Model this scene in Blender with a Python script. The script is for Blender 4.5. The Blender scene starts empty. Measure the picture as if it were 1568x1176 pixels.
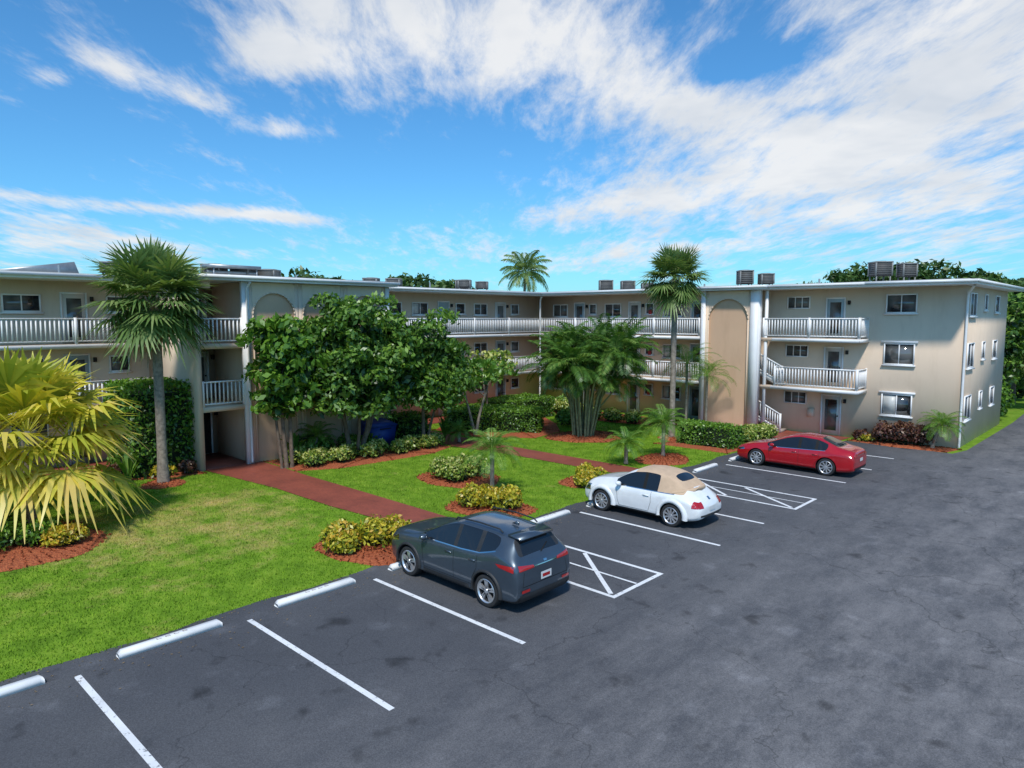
import bpy, math, random
import numpy as np
from mathutils import Vector
from mathutils.bvhtree import BVHTree
rng=np.random.default_rng(7); random.seed(7)
D=bpy.data; SC=bpy.context.scene
SC.view_settings.view_transform='Standard'; SC.view_settings.look='None'; SC.view_settings.exposure=0

# ------------------------------------------------------------ materials
def newmat(name):
    m=D.materials.new(name); m.use_nodes=True; nt=m.node_tree; b=nt.nodes['Principled BSDF']; return m,nt,b
def N(nt,t,**k):
    n=nt.nodes.new(t)
    for a,v in k.items(): setattr(n,a,v)
    return n
def noise(nt,scale,detail=4,rough=.55,vec=None):
    n=N(nt,'ShaderNodeTexNoise'); n.inputs['Scale'].default_value=scale; n.inputs['Detail'].default_value=detail; n.inputs['Roughness'].default_value=rough
    if vec is not None: nt.links.new(vec,n.inputs['Vector'])
    return n.outputs['Fac']
def pos(nt):
    return N(nt,'ShaderNodeNewGeometry').outputs['Position']
def ramp(nt,fac,stops):
    r=N(nt,'ShaderNodeValToRGB'); e=r.color_ramp.elements
    while len(e)<len(stops): e.new(.5)
    for i,(p,c) in enumerate(stops): e[i].position=p; e[i].color=(c[0],c[1],c[2],1)
    nt.links.new(fac,r.inputs[0]); return r.outputs[0]
def mixc(nt,fac,a,b,mode='MIX'):
    m=N(nt,'ShaderNodeMix',data_type='RGBA',blend_type=mode)
    for s,v in ((0,fac),(6,a),(7,b)):
        if isinstance(v,(int,float)): m.inputs[s].default_value=v
        elif isinstance(v,tuple): m.inputs[s].default_value=(*v,1)
        else: nt.links.new(v,m.inputs[s])
    return m.outputs[2]
def simple(name,c,rough=.6,var=.12,scale=1.5,bump=0,bscale=60,metal=0,coat=0,spec=.5,objsp=False):
    m,nt,b=newmat(name)
    p=N(nt,'ShaderNodeTexCoord').outputs['Object'] if objsp else pos(nt)
    f=noise(nt,scale,3,.6,p)
    c1=tuple(x*(1-var) for x in c); c2=tuple(min(1,x*(1+var)) for x in c)
    nt.links.new(ramp(nt,f,[(.3,c1),(.7,c2)]),b.inputs['Base Color'])
    b.inputs['Roughness'].default_value=rough; b.inputs['Metallic'].default_value=metal
    b.inputs['Coat Weight'].default_value=coat; b.inputs['Coat Roughness'].default_value=.04
    b.inputs['Specular IOR Level'].default_value=spec
    if bump:
        bn=N(nt,'ShaderNodeBump'); bn.inputs['Strength'].default_value=bump; bn.inputs['Distance'].default_value=.01
        nt.links.new(noise(nt,bscale,3,.6,p),bn.inputs['Height']); nt.links.new(bn.outputs[0],b.inputs['Normal'])
    return m
def leafmat(name,stops,trans=.25,gl=.04):
    m,nt,b=newmat(name); nt.nodes.remove(b)
    a=N(nt,'ShaderNodeAttribute',attribute_name='rnd')
    col=ramp(nt,a.outputs['Fac'],stops)
    d=N(nt,'ShaderNodeBsdfDiffuse'); nt.links.new(col,d.inputs[0])
    t=N(nt,'ShaderNodeBsdfTranslucent'); nt.links.new(mixc(nt,1.0,col,(1.3,1.3,.6),'MULTIPLY'),t.inputs[0])
    mx=N(nt,'ShaderNodeMixShader'); mx.inputs[0].default_value=trans
    nt.links.new(d.outputs[0],mx.inputs[1]); nt.links.new(t.outputs[0],mx.inputs[2])
    g=N(nt,'ShaderNodeBsdfGlossy'); g.inputs['Roughness'].default_value=.4; g.inputs[0].default_value=(.9,.95,.9,1)
    m2=N(nt,'ShaderNodeMixShader'); m2.inputs[0].default_value=gl; nt.links.new(mx.outputs[0],m2.inputs[1]); nt.links.new(g.outputs[0],m2.inputs[2])
    nt.links.new(m2.outputs[0],nt.nodes['Material Output'].inputs[0]); return m

def stucco(name,c,var=.04):
    m,nt,b=newmat(name); p=pos(nt)
    f=noise(nt,.5,4,.6,p)
    col=ramp(nt,f,[(.3,tuple(x*(1-var) for x in c)),(.7,tuple(x*(1+var) for x in c))])
    mp=N(nt,'ShaderNodeMapping'); mp.inputs['Scale'].default_value=(1.3,1.3,.3); nt.links.new(p,mp.inputs[0])
    st=noise(nt,1.2,4,.7,mp.outputs[0])
    col=mixc(nt,1.0,col,ramp(nt,st,[(.33,(.94,.93,.92)),(.5,(1,1,1))]),'MULTIPLY')
    nt.links.new(col,b.inputs['Base Color']); b.inputs['Roughness'].default_value=.9; b.inputs['Specular IOR Level'].default_value=.2
    bn=N(nt,'ShaderNodeBump'); bn.inputs['Strength'].default_value=.25; bn.inputs['Distance'].default_value=.006
    nt.links.new(noise(nt,35,2,.7,p),bn.inputs['Height']); nt.links.new(bn.outputs[0],b.inputs['Normal'])
    return m
M_wall=stucco('stucco_beige',(.76,.60,.455))
M_tan=stucco('stucco_tan',(.69,.455,.30))
M_shade=stucco('stucco_shaded',(.50,.38,.28))  # darker copy of the wall stucco, shade of the recess put into the colour
M_white=simple('white_paint',(.84,.83,.82),.5,.04,2)
M_fascia=simple('fascia_white',(.80,.80,.79),.5,.08,1)
M_roof=simple('roof_membrane',(.45,.45,.44),.9,.1,.6)
M_dark=simple('dark_opening',(.02,.02,.02),.8)
M_door=simple('door_bluegrey',(.40,.50,.54),.5,.05)
M_doorw=simple('door_white',(.70,.66,.60),.5,.05)
M_ac=simple('ac_metal',(.24,.24,.23),.6,.2,3)
M_acd=simple('ac_dark',(.060,.055,.053),.7,.3,5)
M_galv=simple('galvanised',(.38,.40,.41),.4,.15,3,metal=.5)
M_conc=simple('concrete_floor',(.36,.30,.25),.9,.1,2,bump=.2)
M_soffit=simple('soffit',(.66,.58,.48),.9,.05)
m,nt,b=newmat('window_glass'); p=pos(nt)
nt.links.new(ramp(nt,noise(nt,.9,2,.5,p),[(.4,(.015,.017,.02)),(.60,(.15,.15,.145))]),b.inputs['Base Color']); b.inputs['Roughness'].default_value=.04; b.inputs['Specular IOR Level'].default_value=.9; M_glass=m
M_blind=simple('window_blind',(.55,.55,.52),.4,.1,4)

# asphalt
m,nt,b=newmat('asphalt'); p=pos(nt)
big=noise(nt,.16,4,.6,p)
col=ramp(nt,big,[(.3,(.058,.060,.067)),(.52,(.078,.080,.087)),(.72,(.105,.105,.108))])
sep=N(nt,'ShaderNodeSeparateXYZ'); nt.links.new(p,sep.inputs[0])
mr=N(nt,'ShaderNodeMapRange'); mr.inputs[1].default_value=-10.5; mr.inputs[2].default_value=-4; nt.links.new(sep.outputs[0],mr.inputs[0])
mp=N(nt,'ShaderNodeMapping'); mp.inputs['Scale'].default_value=(.75,.3,1); mp.inputs['Rotation'].default_value=(0,0,.12); nt.links.new(p,mp.inputs[0])
worn=noise(nt,1.5,7,.80,mp.outputs[0])
wr=ramp(nt,worn,[(.38,(.18,.18,.18)),(.64,(.95,.95,.95))])
mm=N(nt,'ShaderNodeMath',operation='MULTIPLY'); nt.links.new(wr,mm.inputs[0]); nt.links.new(mr.outputs[0],mm.inputs[1])
col=mixc(nt,mm.outputs[0],col,(.205,.196,.193))
fine=noise(nt,45,3,.85,p)
col=mixc(nt,.8,col,ramp(nt,fine,[(.3,(.5,.5,.5)),(.5,(1,1,1)),(.72,(1.6,1.6,1.6))]),'MULTIPLY')
spots=noise(nt,1.3,3,.5,p)
col=mixc(nt,1.0,col,ramp(nt,spots,[(.27,(.5,.5,.5)),(.38,(1,1,1)),(.60,(1,1,1)),(.75,(1.4,1.4,1.4))]),'MULTIPLY')
vo=N(nt,'ShaderNodeTexVoronoi',feature='DISTANCE_TO_EDGE'); vo.inputs['Scale'].default_value=.20
dn=N(nt,'ShaderNodeTexNoise'); dn.inputs['Scale'].default_value=1.2; dn.inputs['Detail'].default_value=5; nt.links.new(p,dn.inputs['Vector'])
va=N(nt,'ShaderNodeVectorMath',operation='MULTIPLY_ADD'); nt.links.new(dn.outputs['Color'],va.inputs[0]); va.inputs[1].default_value=(1.6,1.6,0); nt.links.new(p,va.inputs[2])
nt.links.new(va.outputs[0],vo.inputs['Vector'])
cr=ramp(nt,vo.outputs['Distance'],[(.0,(.62,.62,.62)),(.003,(1,1,1))])
col=mixc(nt,1.0,col,cr,'MULTIPLY')
nt.links.new(col,b.inputs['Base Color']); b.inputs['Roughness'].default_value=.88; b.inputs['Specular IOR Level'].default_value=.3
bn=N(nt,'ShaderNodeBump'); bn.inputs['Strength'].default_value=.3; bn.inputs['Distance'].default_value=.008
nt.links.new(fine,bn.inputs['Height']); nt.links.new(bn.outputs[0],b.inputs['Normal']); M_asph=m

def grassmat(name,blade):
    m,nt,b=newmat(name); p=pos(nt)
    n1=noise(nt,.75,6,.75,p)
    g=ramp(nt,noise(nt,1.6,5,.7,p),[(.3,(.09,.175,.014)),(.5,(.155,.275,.022)),(.72,(.25,.36,.04))])
    dv=N(nt,'ShaderNodeVectorMath',operation='DISTANCE'); nt.links.new(p,dv.inputs[0]); dv.inputs[1].default_value=(-21.5,7.6,0)
    mr=N(nt,'ShaderNodeMapRange'); mr.inputs[1].default_value=2; mr.inputs[2].default_value=6.5; mr.inputs[3].default_value=.13; mr.inputs[4].default_value=-.07
    nt.links.new(dv.outputs['Value'],mr.inputs[0])
    ad=N(nt,'ShaderNodeMath',operation='ADD'); nt.links.new(n1,ad.inputs[0]); nt.links.new(mr.outputs[0],ad.inputs[1])
    dry=ramp(nt,ad.outputs[0],[(.52,(0,0,0)),(.74,(1,1,1))])
    dc=ramp(nt,noise(nt,5,3,.6,p),[(.35,(.40,.33,.09)),(.65,(.52,.38,.17))])
    mf=N(nt,'ShaderNodeMath',operation='MULTIPLY'); nt.links.new(dry,mf.inputs[0]); mf.inputs[1].default_value=.85
    col=mixc(nt,mf.outputs[0],g,dc)
    fine=noise(nt,28,3,.8,p)
    col=mixc(nt,.8,col,ramp(nt,fine,[(.3,(.6,.65,.55)),(.55,(1.05,1.05,1)),(.75,(1.5,1.4,1.2))]),'MULTIPLY')
    if blade:
        a=N(nt,'ShaderNodeAttribute',attribute_name='rnd')
        col=mixc(nt,1.0,col,ramp(nt,a.outputs['Fac'],[(0,(.8,.85,.75)),(1,(1.4,1.35,1.2))]),'MULTIPLY')
    nt.links.new(col,b.inputs['Base Color']); b.inputs['Roughness'].default_value=.9; b.inputs['Specular IOR Level'].default_value=.1
    return m
M_grass=grassmat('grass',False); M_blade=grassmat('grass_blades',True)
m,nt,b=newmat('mulch'); p=pos(nt)
vo=N(nt,'ShaderNodeTexVoronoi'); vo.inputs['Scale'].default_value=22; nt.links.new(p,vo.inputs['Vector'])
col=ramp(nt,noise(nt,14,4,.8,p),[(.3,(.17,.036,.014)),(.5,(.40,.095,.032)),(.72,(.56,.19,.07))])
nt.links.new(col,b.inputs['Base Color']); b.inputs['Roughness'].default_value=.95
bn=N(nt,'ShaderNodeBump'); bn.inputs['Strength'].default_value=.9; bn.inputs['Distance'].default_value=.04
nt.links.new(vo.outputs['Distance'],bn.inputs['Height']); nt.links.new(bn.outputs[0],b.inputs['Normal']); M_mulch=m
m,nt,b=newmat('red_paving'); p=pos(nt)
br=N(nt,'ShaderNodeTexBrick'); br.inputs['Scale'].default_value=5; br.inputs['Color1'].default_value=(.34,.088,.055,1); br.inputs['Color2'].default_value=(.27,.070,.046,1); br.inputs['Mortar'].default_value=(.18,.06,.04,1); br.inputs['Mortar Size'].default_value=.012
nt.links.new(p,br.inputs['Vector'])
col=mixc(nt,1.0,br.outputs[0],ramp(nt,noise(nt,.9,5,.65,p),[(.3,(.75,.75,.75)),(.7,(1.2,1.15,1.1))]),'MULTIPLY')
nt.links.new(col,b.inputs['Base Color']); b.inputs['Roughness'].default_value=.55; M_pave=m
def paint(name,c,thr):
    m,nt,b=newmat(name); p=pos(nt)
    f=noise(nt,9,6,.8,p)
    col=ramp(nt,f,[(thr-.05,(.20,.20,.20)),(thr+.03,c)])
    col=mixc(nt,1.0,col,ramp(nt,noise(nt,1.4,4,.6,p),[(.3,(.85,.85,.85)),(.6,(1,1,1))]),'MULTIPLY')
    nt.links.new(col,b.inputs['Base Color']); b.inputs['Roughness'].default_value=.7; return m
M_line=paint('line_paint',(.82,.82,.81),.40); M_stop=paint('wheel_stop_paint',(.88,.87,.84),.34)

G_dark=leafmat('leaf_dark',[(0,(.022,.062,.010)),(.45,(.070,.165,.020)),(1,(.22,.37,.05))])  # pale end raised so sunlit crown tops sit in the leaf colour
G_bg=leafmat('leaf_far',[(0,(.022,.052,.012)),(.6,(.055,.115,.022)),(1,(.12,.19,.045))],.15)
G_hedge=leafmat('leaf_hedge',[(0,(.030,.085,.010)),(.5,(.085,.20,.018)),(1,(.20,.36,.035))])
G_yel=leafmat('leaf_croton',[(0,(.10,.15,.012)),(.4,(.33,.33,.022)),(.75,(.64,.55,.04)),(1,(.66,.40,.05))])
G_var=leafmat('leaf_variegated',[(0,(.06,.14,.018)),(.45,(.20,.31,.035)),(.8,(.52,.54,.12)),(1,(.70,.66,.28))])
G_red=leafmat('leaf_red',[(0,(.035,.022,.015)),(.5,(.12,.04,.035)),(1,(.28,.14,.07))])
G_palm=leafmat('frond_green',[(0,(.05,.10,.022)),(.6,(.14,.23,.06)),(1,(.30,.37,.13))],.25)
G_palmb=leafmat('frond_bright',[(0,(.05,.14,.018)),(.6,(.13,.28,.035)),(1,(.30,.43,.08))],.28)
G_clump=leafmat('frond_clump',[(0,(.03,.09,.014)),(.6,(.095,.20,.03)),(1,(.26,.37,.08))],.25)
G_palmy=leafmat('frond_yellow',[(0,(.12,.20,.02)),(.35,(.38,.42,.04)),(.7,(.72,.62,.08)),(1,(.78,.58,.16))],.3)
G_dead=leafmat('frond_dead',[(0,(.14,.10,.05)),(1,(.36,.25,.13))],.1)
M_bark=simple('bark_grey',(.27,.225,.18),.95,.4,8,bump=.8,bscale=18)
M_barkd=simple('bark_brown',(.15,.11,.08),.95,.4,8,bump=.8,bscale=18)
M_stem=simple('palm_stem',(.24,.25,.13),.7,.4,5)

# ------------------------------------------------------------ mesh builder
BOXF=np.array([[0,3,2,1],[4,5,6,7],[0,1,5,4],[1,2,6,5],[2,3,7,6],[3,0,4,7]])
class MB:
    def __init__(s): s.V=[];s.F=[];s.M=[];s.R=[];s.n=0
    def add(s,v,f,m=0,r=None):
        v=np.asarray(v,float).reshape(-1,3); f=np.asarray(f,int)
        if f.ndim==1: f=f[None]
        s.V.append(v); s.F.append(f+s.n); s.M.append(np.full(len(f),m))
        s.R.append(np.asarray(r,float) if r is not None else rng.random(len(f))); s.n+=len(v)
    def box(s,x0,x1,y0,y1,z0,z1,m=0):
        if x0>x1:x0,x1=x1,x0
        if y0>y1:y0,y1=y1,y0
        s.add([(x0,y0,z0),(x1,y0,z0),(x1,y1,z0),(x0,y1,z0),(x0,y0,z1),(x1,y0,z1),(x1,y1,z1),(x0,y1,z1)],BOXF,m)
    def beam(s,a,b,w,h,m=0):
        a=Vector(a);b=Vector(b);d=(b-a).normalized(); sd=d.cross(Vector((0,0,1)))
        if sd.length<1e-4: sd=Vector((1,0,0))
        sd.normalize(); up=sd.cross(d)
        vs=[]
        for q in (a,b):
            for i,j in ((-1,-1),(1,-1),(1,1),(-1,1)): vs.append(q+sd*(i*w/2)+up*(j*h/2))
        s.add([tuple(v) for v in vs],[[0,1,2,3],[7,6,5,4],[0,4,5,1],[1,5,6,2],[2,6,7,3],[3,7,4,0]],m)
    def prism(s,poly,z0,z1,m=0,mtop=None):
        n=len(poly); v=[(x,y,z0) for x,y in poly]+[(x,y,z1) for x,y in poly]
        s.add(v,[[i,(i+1)%n,n+(i+1)%n,n+i] for i in range(n)],m)
        s.add([(x,y,z1) for x,y in poly],[list(range(n))],m if mtop is None else mtop)
        s.add([(x,y,z0) for x,y in poly],[list(range(n))[::-1]],m)
    def tube(s,pts,rad,seg=8,m=0):
        pts=[Vector(p) for p in pts]; V=[]
        for i,p in enumerate(pts):
            t=(pts[min(i+1,len(pts)-1)]-pts[max(i-1,0)]).normalized()
            a=t.cross(Vector((0.3,1,0.1))).normalized(); b_=t.cross(a)
            r=rad[i] if hasattr(rad,'__len__') else rad
            for k in range(seg):
                an=2*math.pi*k/seg; V.append(tuple(p+a*(r*math.cos(an))+b_*(r*math.sin(an))))
        F=[]
        for i in range(len(pts)-1):
            for k in range(seg):
                k2=(k+1)%seg; F.append([i*seg+k,i*seg+k2,(i+1)*seg+k2,(i+1)*seg+k])
        s.add(V,F,m)
        s.add([V[-seg+k] for k in range(seg)],[list(range(seg))],m)
    def lathe(s,prof,seg,cx,cy,cz,m=0,flip=1):
        V=[];n=len(prof)
        for k in range(seg):
            a=2*math.pi*k/seg
            for r,y in prof: V.append((cx+r*math.cos(a),cy+flip*y,cz+r*math.sin(a)))
        F=[[k*n+i,k*n+i+1,((k+1)%seg)*n+i+1,((k+1)%seg)*n+i] for k in range(seg) for i in range(n-1)]
        s.add(V,F,m)
    def obj(s,name,mats,smooth=False,parent=None,loc=None):
        V=np.concatenate(s.V); me=D.meshes.new(name)
        me.vertices.add(len(V)); me.vertices.foreach_set('co',V.ravel())
        loops=np.concatenate([f.ravel() for f in s.F]); tot=np.concatenate([np.full(len(f),f.shape[1]) for f in s.F])
        st=np.concatenate([[0],np.cumsum(tot)[:-1]])
        me.loops.add(len(loops)); me.loops.foreach_set('vertex_index',loops.astype(np.int32))
        me.polygons.add(len(tot)); me.polygons.foreach_set('loop_start',st.astype(np.int32))
        me.polygons.foreach_set('material_index',np.concatenate(s.M).astype(np.int32))
        at=me.attributes.new('rnd','FLOAT','FACE'); at.data.foreach_set('value',np.concatenate(s.R).astype(np.float32))
        for x in mats: me.materials.append(x)
        me.update(calc_edges=True); me.validate()
        if smooth: me.polygons.foreach_set('use_smooth',np.ones(len(tot),bool))
        o=D.objects.new(name,me); SC.collection.objects.link(o)
        if parent: o.parent=parent
        if loc: o.location=loc
        return o
def empty(name,loc=(0,0,0),rz=0):
    e=D.objects.new(name,None); SC.collection.objects.link(e); e.location=loc; e.rotation_euler=(0,0,rz); e.empty_display_size=.3; return e

# ------------------------------------------------------------ ground
S=1500
g=MB(); g.add([(-S,-S,0),(S,-S,0),(S,S,0),(-S,S,0)],[[0,1,2,3]]); g.obj('lawn',[M_grass])
EX=-14.1
g=MB(); zz=.008
edge=[(EX+.07*math.sin(y*1.7)+.04*math.sin(y*4.1+1)-(.25 if y>24 else 0),y) for y in np.arange(-60,33.1,.5)]
poly=edge+[(-14.2,33.3),(-11.9,35.6),(-11.7,36.8),(-7.0,36.6),(-6.7,38),(-6.6,50),(-6.9,62),(-7.4,120),(3.5,120),(6,60),(26,58),(26,-60)]
V=[(x,y,zz) for x,y in poly]; g.add(V,[list(range(len(V)))]); g.obj('asphalt_car_park',[M_asph])
def line(mb,a,b,w=.11,z=.012):
    a=Vector((*a,z));b=Vector((*b,z)); d=(b-a).normalized(); s=Vector((-d.y,d.x,0))*w/2
    mb.add([tuple(a-s),tuple(b-s),tuple(b+s),tuple(a+s)],[[0,1,2,3]])
g=MB()
for y in (-6.2,-3.1,0,3.1,6.2,9.3,17.2,20.0,27.2,30.3,33.4): line(g,(-13.4,y),(-8.6,y+.05))
line(g,(-12.9,14.3),(-8.6,14.3)); line(g,(-12.9,12.35),(-8.6,12.35)); 
line(g,(-8.655,12.405),(-8.655,14.245))
line(g,(-12.8,14.2),(-10.75,12.45),z=.0165); line(g,(-10.9,14.2),(-8.8,12.45),z=.0165);line(g,(-12.8,13.35),(-8.72,13.35),w=.07,z=.0205)
line(g,(-13.2,24.05),(-8.5,24.05)); line(g,(-13.2,22.3),(-8.5,22.3)); line(g,(-8.555,22.355),(-8.555,23.995))
line(g,(-13,23.9),(-11,22.4),z=.0165); line(g,(-11,23.9),(-8.7,22.4),z=.0165); line(g,(-13,23.2),(-8.6,23.2),w=.06,z=.0205)
g.obj('parking_line_markings',[M_line])
def stop(y0,y1,x=-13.6):
    g=MB(); a,b_,h=.10,.07,.13
    V=[]
    for y,i in ((y0,0),(y0+.06,1),(y1-.06,1),(y1,0)):
        k=1 if i else .6
        V+=[(x-a,y,0.008),(x+a,y,0.008),(x+b_,y,h*k),(x-b_,y,h*k)]
    F=[]
    for i in range(3):
        o=i*4; F+=[[o+j,o+4+j,o+4+(j+1)%4,o+(j+1)%4][::-1] for j in range(4)]
    F+=[[0,1,2,3],[15,14,13,12]]
    g.add(V,F,0)
    ym=(y0+y1)/2
    for q in range(4):
        yy=ym-.28+q*.16
        g.box(x-.02,x+.035,yy,yy+.02,h,h+.003,1); g.box(x+.02,x+.035,yy+.02,yy+.09,h,h+.003,1)
        if q%2: g.box(x-.02,x-.008,yy+.02,yy+.09,h,h+.003,1)
    g.obj('wheel_stop',[M_stop,M_conc])
for a,b_ in ((-3.0,-1.1),(.8,2.65),(3.8,5.7),(6.9,8.85),(9.9,11.8),(15.0,16.85),(17.9,19.7),(24.9,26.7),(28,29.8),(31,32.8)): stop(a,b_)
PATHS=[[(-28.6,11.4),(-23.3,12.0),(-19.9,12.05),(-14.0,12.6),(-14.0,13.9),(-20.4,13.9),(-24.3,13.85),(-26.2,13.9),(-28.6,13.9)],
[(-33.2,13.95),(-33.2,36),(-31.2,36),(-31.2,21.5),(-30,20.8),(-30,13.95)],
[(-31.15,22.4),(-24.5,22.0),(-22.4,22.4),(-14.0,22.6),(-14.0,24.0),(-22.6,23.9),(-25.9,24.0),(-31.15,24.4)],
[(-20,34.8),(-14.5,34.9),(-12.0,35.9),(-11.8,37.9),(-20,37.9)],
[(-33.3,-12),(-33.3,11.3),(-31.9,11.3),(-31.9,-12)]]
g=MB()
for pl in PATHS: g.add([(x,y,.02) for x,y in pl],[list(range(len(pl)))])
g.obj('brick_path',[M_pave])
MUL=[]
def leafmass(mb,P,Nn,size,m=0,flat=.6,asp=.5,tint=None,var=.5):
    n=len(P); nr=Nn*flat+rng.normal(size=(n,3))*.55; nr/=np.linalg.norm(nr,axis=1)[:,None]+1e-9
    t=np.cross(nr,rng.normal(size=(n,3))); t/=np.linalg.norm(t,axis=1)[:,None]+1e-9
    b_=np.cross(nr,t); s=size*(.6+.8*rng.random(n))[:,None]
    V=np.stack([P-t*s,P-b_*s*asp+nr*s*.12,P+t*s,P+b_*s*asp+nr*s*.12],1).reshape(-1,3)
    F=np.arange(4*n).reshape(-1,4)
    base=.5 if tint is None else tint
    r=np.clip(base+(rng.random(n)-.5)*var*1.6,0,1)
    mb.add(V,F,m,r)
def sph(n):
    v=rng.normal(size=(n,3)); return v/np.linalg.norm(v,axis=1)[:,None]
def bedpoly(out,h=.1):
    MUL.append(out); n=len(out); cx=sum(p[0] for p in out)/n; cy=sum(p[1] for p in out)/n
    g=MB(); V=[];rings=[(1,.006),(.93,.045),(.75,h*.8),(.4,h)]
    for s_,z in rings: V+=[(cx+(x-cx)*s_,cy+(y-cy)*s_,z+ (rng.random()-.5)*.015) for x,y in out]
    V.append((cx,cy,h))
    F=[[r*n+k,r*n+(k+1)%n,(r+1)*n+(k+1)%n,(r+1)*n+k] for r in range(3) for k in range(n)]
    g.add(V[:-1],F); top=V[3*n:4*n]+[V[-1]]
    g.add(top,[[k,(k+1)%n,n] for k in range(n)])
    m=int(130*min(12,(max(p[0] for p in out)-min(p[0] for p in out))*(max(p[1] for p in out)-min(p[1] for p in out))))
    k=rng.integers(0,n,m); s_=np.sqrt(rng.random(m))*1.04; o=np.array(out)
    P=np.stack([cx+(o[k,0]-cx)*s_,cy+(o[k,1]-cy)*s_,.03+h*np.maximum(0,1-s_**3)],1)
    leafmass(g,P,np.tile([0,0,1.],(m,1)),.05,0,flat=.5)
    g.obj('mulch_bed',[M_mulch],True)
def bed(cx,cy,rx,ry,ang=0,h=.10,seed=0):
    r_=np.random.default_rng(seed); n=40; ph=r_.random(4)*6.28
    out=[]
    for k in range(n):
        t=2*math.pi*k/n; q=1+.06*math.sin(2*t+ph[0])+.05*math.sin(3*t+ph[1])+.03*math.sin(7*t+ph[2])
        x=rx*q*math.cos(t);y=ry*q*math.sin(t)
        out.append((cx+x*math.cos(ang)-y*math.sin(ang),cy+x*math.sin(ang)+y*math.cos(ang)))
    bedpoly(out,h)
bed(-22.6,4.0,2.4,2.0,.3,seed=1); bed(-15.5,10.5,1.5,1.2,0,seed=2); bed(-15.9,15.6,1.45,1.15,.2,seed=3)
bed(-19.6,17.6,1.7,1.3,0,seed=4)
bed(-15.9,26.3,1.1,1.4,0,seed=6); bed(-27.0,9.4,.75,.75,0,seed=7); bed(-18.4,31.2,.7,.7,0,seed=8); bed(-22.0,28.6,1.9,1.9,0,seed=9)
bed(-15.7,20.6,1.0,1.0,0,seed=10)
bedpoly([(-28.1,14.0),(-25.4,14.0),(-24.6,15.5),(-24.4,18),(-24.3,20.2),(-24.9,21.8),(-26,21.9),(-28,21.6)],.08)
bedpoly([(-31.5,8),(-28.9,8.2),(-27.9,9.8),(-27.7,11.2),(-28.3,11.3),(-31.5,11.2)],.06)
bedpoly([(-29.4,24.6),(-26.5,24.4),(-23.6,26.4),(-24,29),(-26,31),(-31,34.5),(-31,27)],.06)
bedpoly([(-11.6,36.9),(-9.5,36.5),(-7.3,36.7),(-7.0,37.9),(-11.6,37.9)],.09)
bedpoly([(-18.2,29.4),(-14.5,29.5),(-14.4,33),(-14.6,34.8),(-16,34.8),(-16.4,32),(-18,31.2)],.06)
bedpoly([(-31,35.9),(-29,34.2),(-24,33.6),(-20.6,34.5),(-20.2,37),(-31,37)],.06)

def inpoly(P,pl):
    x,y=P[:,0],P[:,1]; ins=np.zeros(len(P),bool); n=len(pl)
    for i in range(n):
        x1,y1=pl[i];x2,y2=pl[(i+1)%n]
        if y1==y2: continue
        c=((y1>y)!=(y2>y))&(x<(x2-x1)*(y-y1)/(y2-y1)+x1); ins^=c
    return ins
n=220000
yy_=-1+37*rng.random(n)**1.25
P=np.stack([-31+17.0*rng.random(n),yy_],1)
ok=np.ones(n,bool); ok&=P[:,0]<EX+.07+.07*np.sin(P[:,1]*1.7)-np.where(P[:,1]>24,.25,0)
for pl in MUL+PATHS+[[(-34,11),(-28,11),(-28,21),(-34,21)]]: ok&=~inpoly(P,pl)
P=P[ok]; n=len(P); a=rng.random(n)*6.28; h=.025+.045*rng.random(n); w=.012
dx=np.cos(a)*w;dy=np.sin(a)*w; lx=(rng.random(n)-.5)*.06; ly=(rng.random(n)-.5)*.06
V=np.stack([np.stack([P[:,0]-dx,P[:,1]-dy,0*a],1),np.stack([P[:,0]+dx,P[:,1]+dy,0*a],1),np.stack([P[:,0]+lx,P[:,1]+ly,h],1)],1).reshape(-1,3)
g=MB(); g.add(V,np.arange(3*n).reshape(-1,3)); g.obj('grass',[M_blade])
g=MB(); m=900
P=np.stack([EX+.05+np.abs(rng.normal(size=m))*.7,-1+36*rng.random(m),np.full(m,.022)],1); leafmass(g,P,np.tile([0,0,2.5],(m,1)),.022,0,flat=1.5)
g.obj('fallen_leaves',[G_dead])

# ------------------------------------------------------------ building
BLD=empty('apartment_building')
class Fr:
    def __init__(s,o,u,n): s.o=o;s.u=u;s.n=n
    def pt(s,u,n,z): return (s.o[0]+s.u[0]*u+s.n[0]*n, s.o[1]+s.u[1]*u+s.n[1]*n, z)
    def box(s,mb,u0,u1,n0,n1,z0,z1,m=0):
        a=s.pt(u0,n0,z0);b=s.pt(u1,n1,z1); mb.box(a[0],b[0],a[1],b[1],z0,z1,m)
RT=7.72; S2=2.58; S3=5.15
W=MB(); T=MB(); R=MB()
def window(fr,u0,u1,z0,z1,n=0,mull=1,trim=True,blind=0,fm=.06):
    if u0>u1:u0,u1=u1,u0
    w=.06
    fr.box(T,u0,u1,n+.004,n+.012,z0,z1,1)
    if blind: fr.box(T,u0+.03,u0+(u1-u0)*.5*blind,n+.012,n+.016,z0+.03,z1-.03,2)
    fr.box(T,u0-w,u0,n,n+fm,z0-w,z1+w,0); fr.box(T,u1,u1+w,n,n+fm,z0-w,z1+w,0)
    fr.box(T,u0,u1,n,n+fm,z1,z1+w,0); fr.box(T,u0,u1,n,n+fm,z0-w,z0,0)
    for k in range(mull):
        c=u0+(u1-u0)*(k+1)/(mull+1); fr.box(T,c-.022,c+.022,n+.017,n+fm-.01,z0,z1,0)
    if trim: fr.box(T,u0-.12,u1+.12,n,n+.11,z0-w-.07,z0-w,0)
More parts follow.
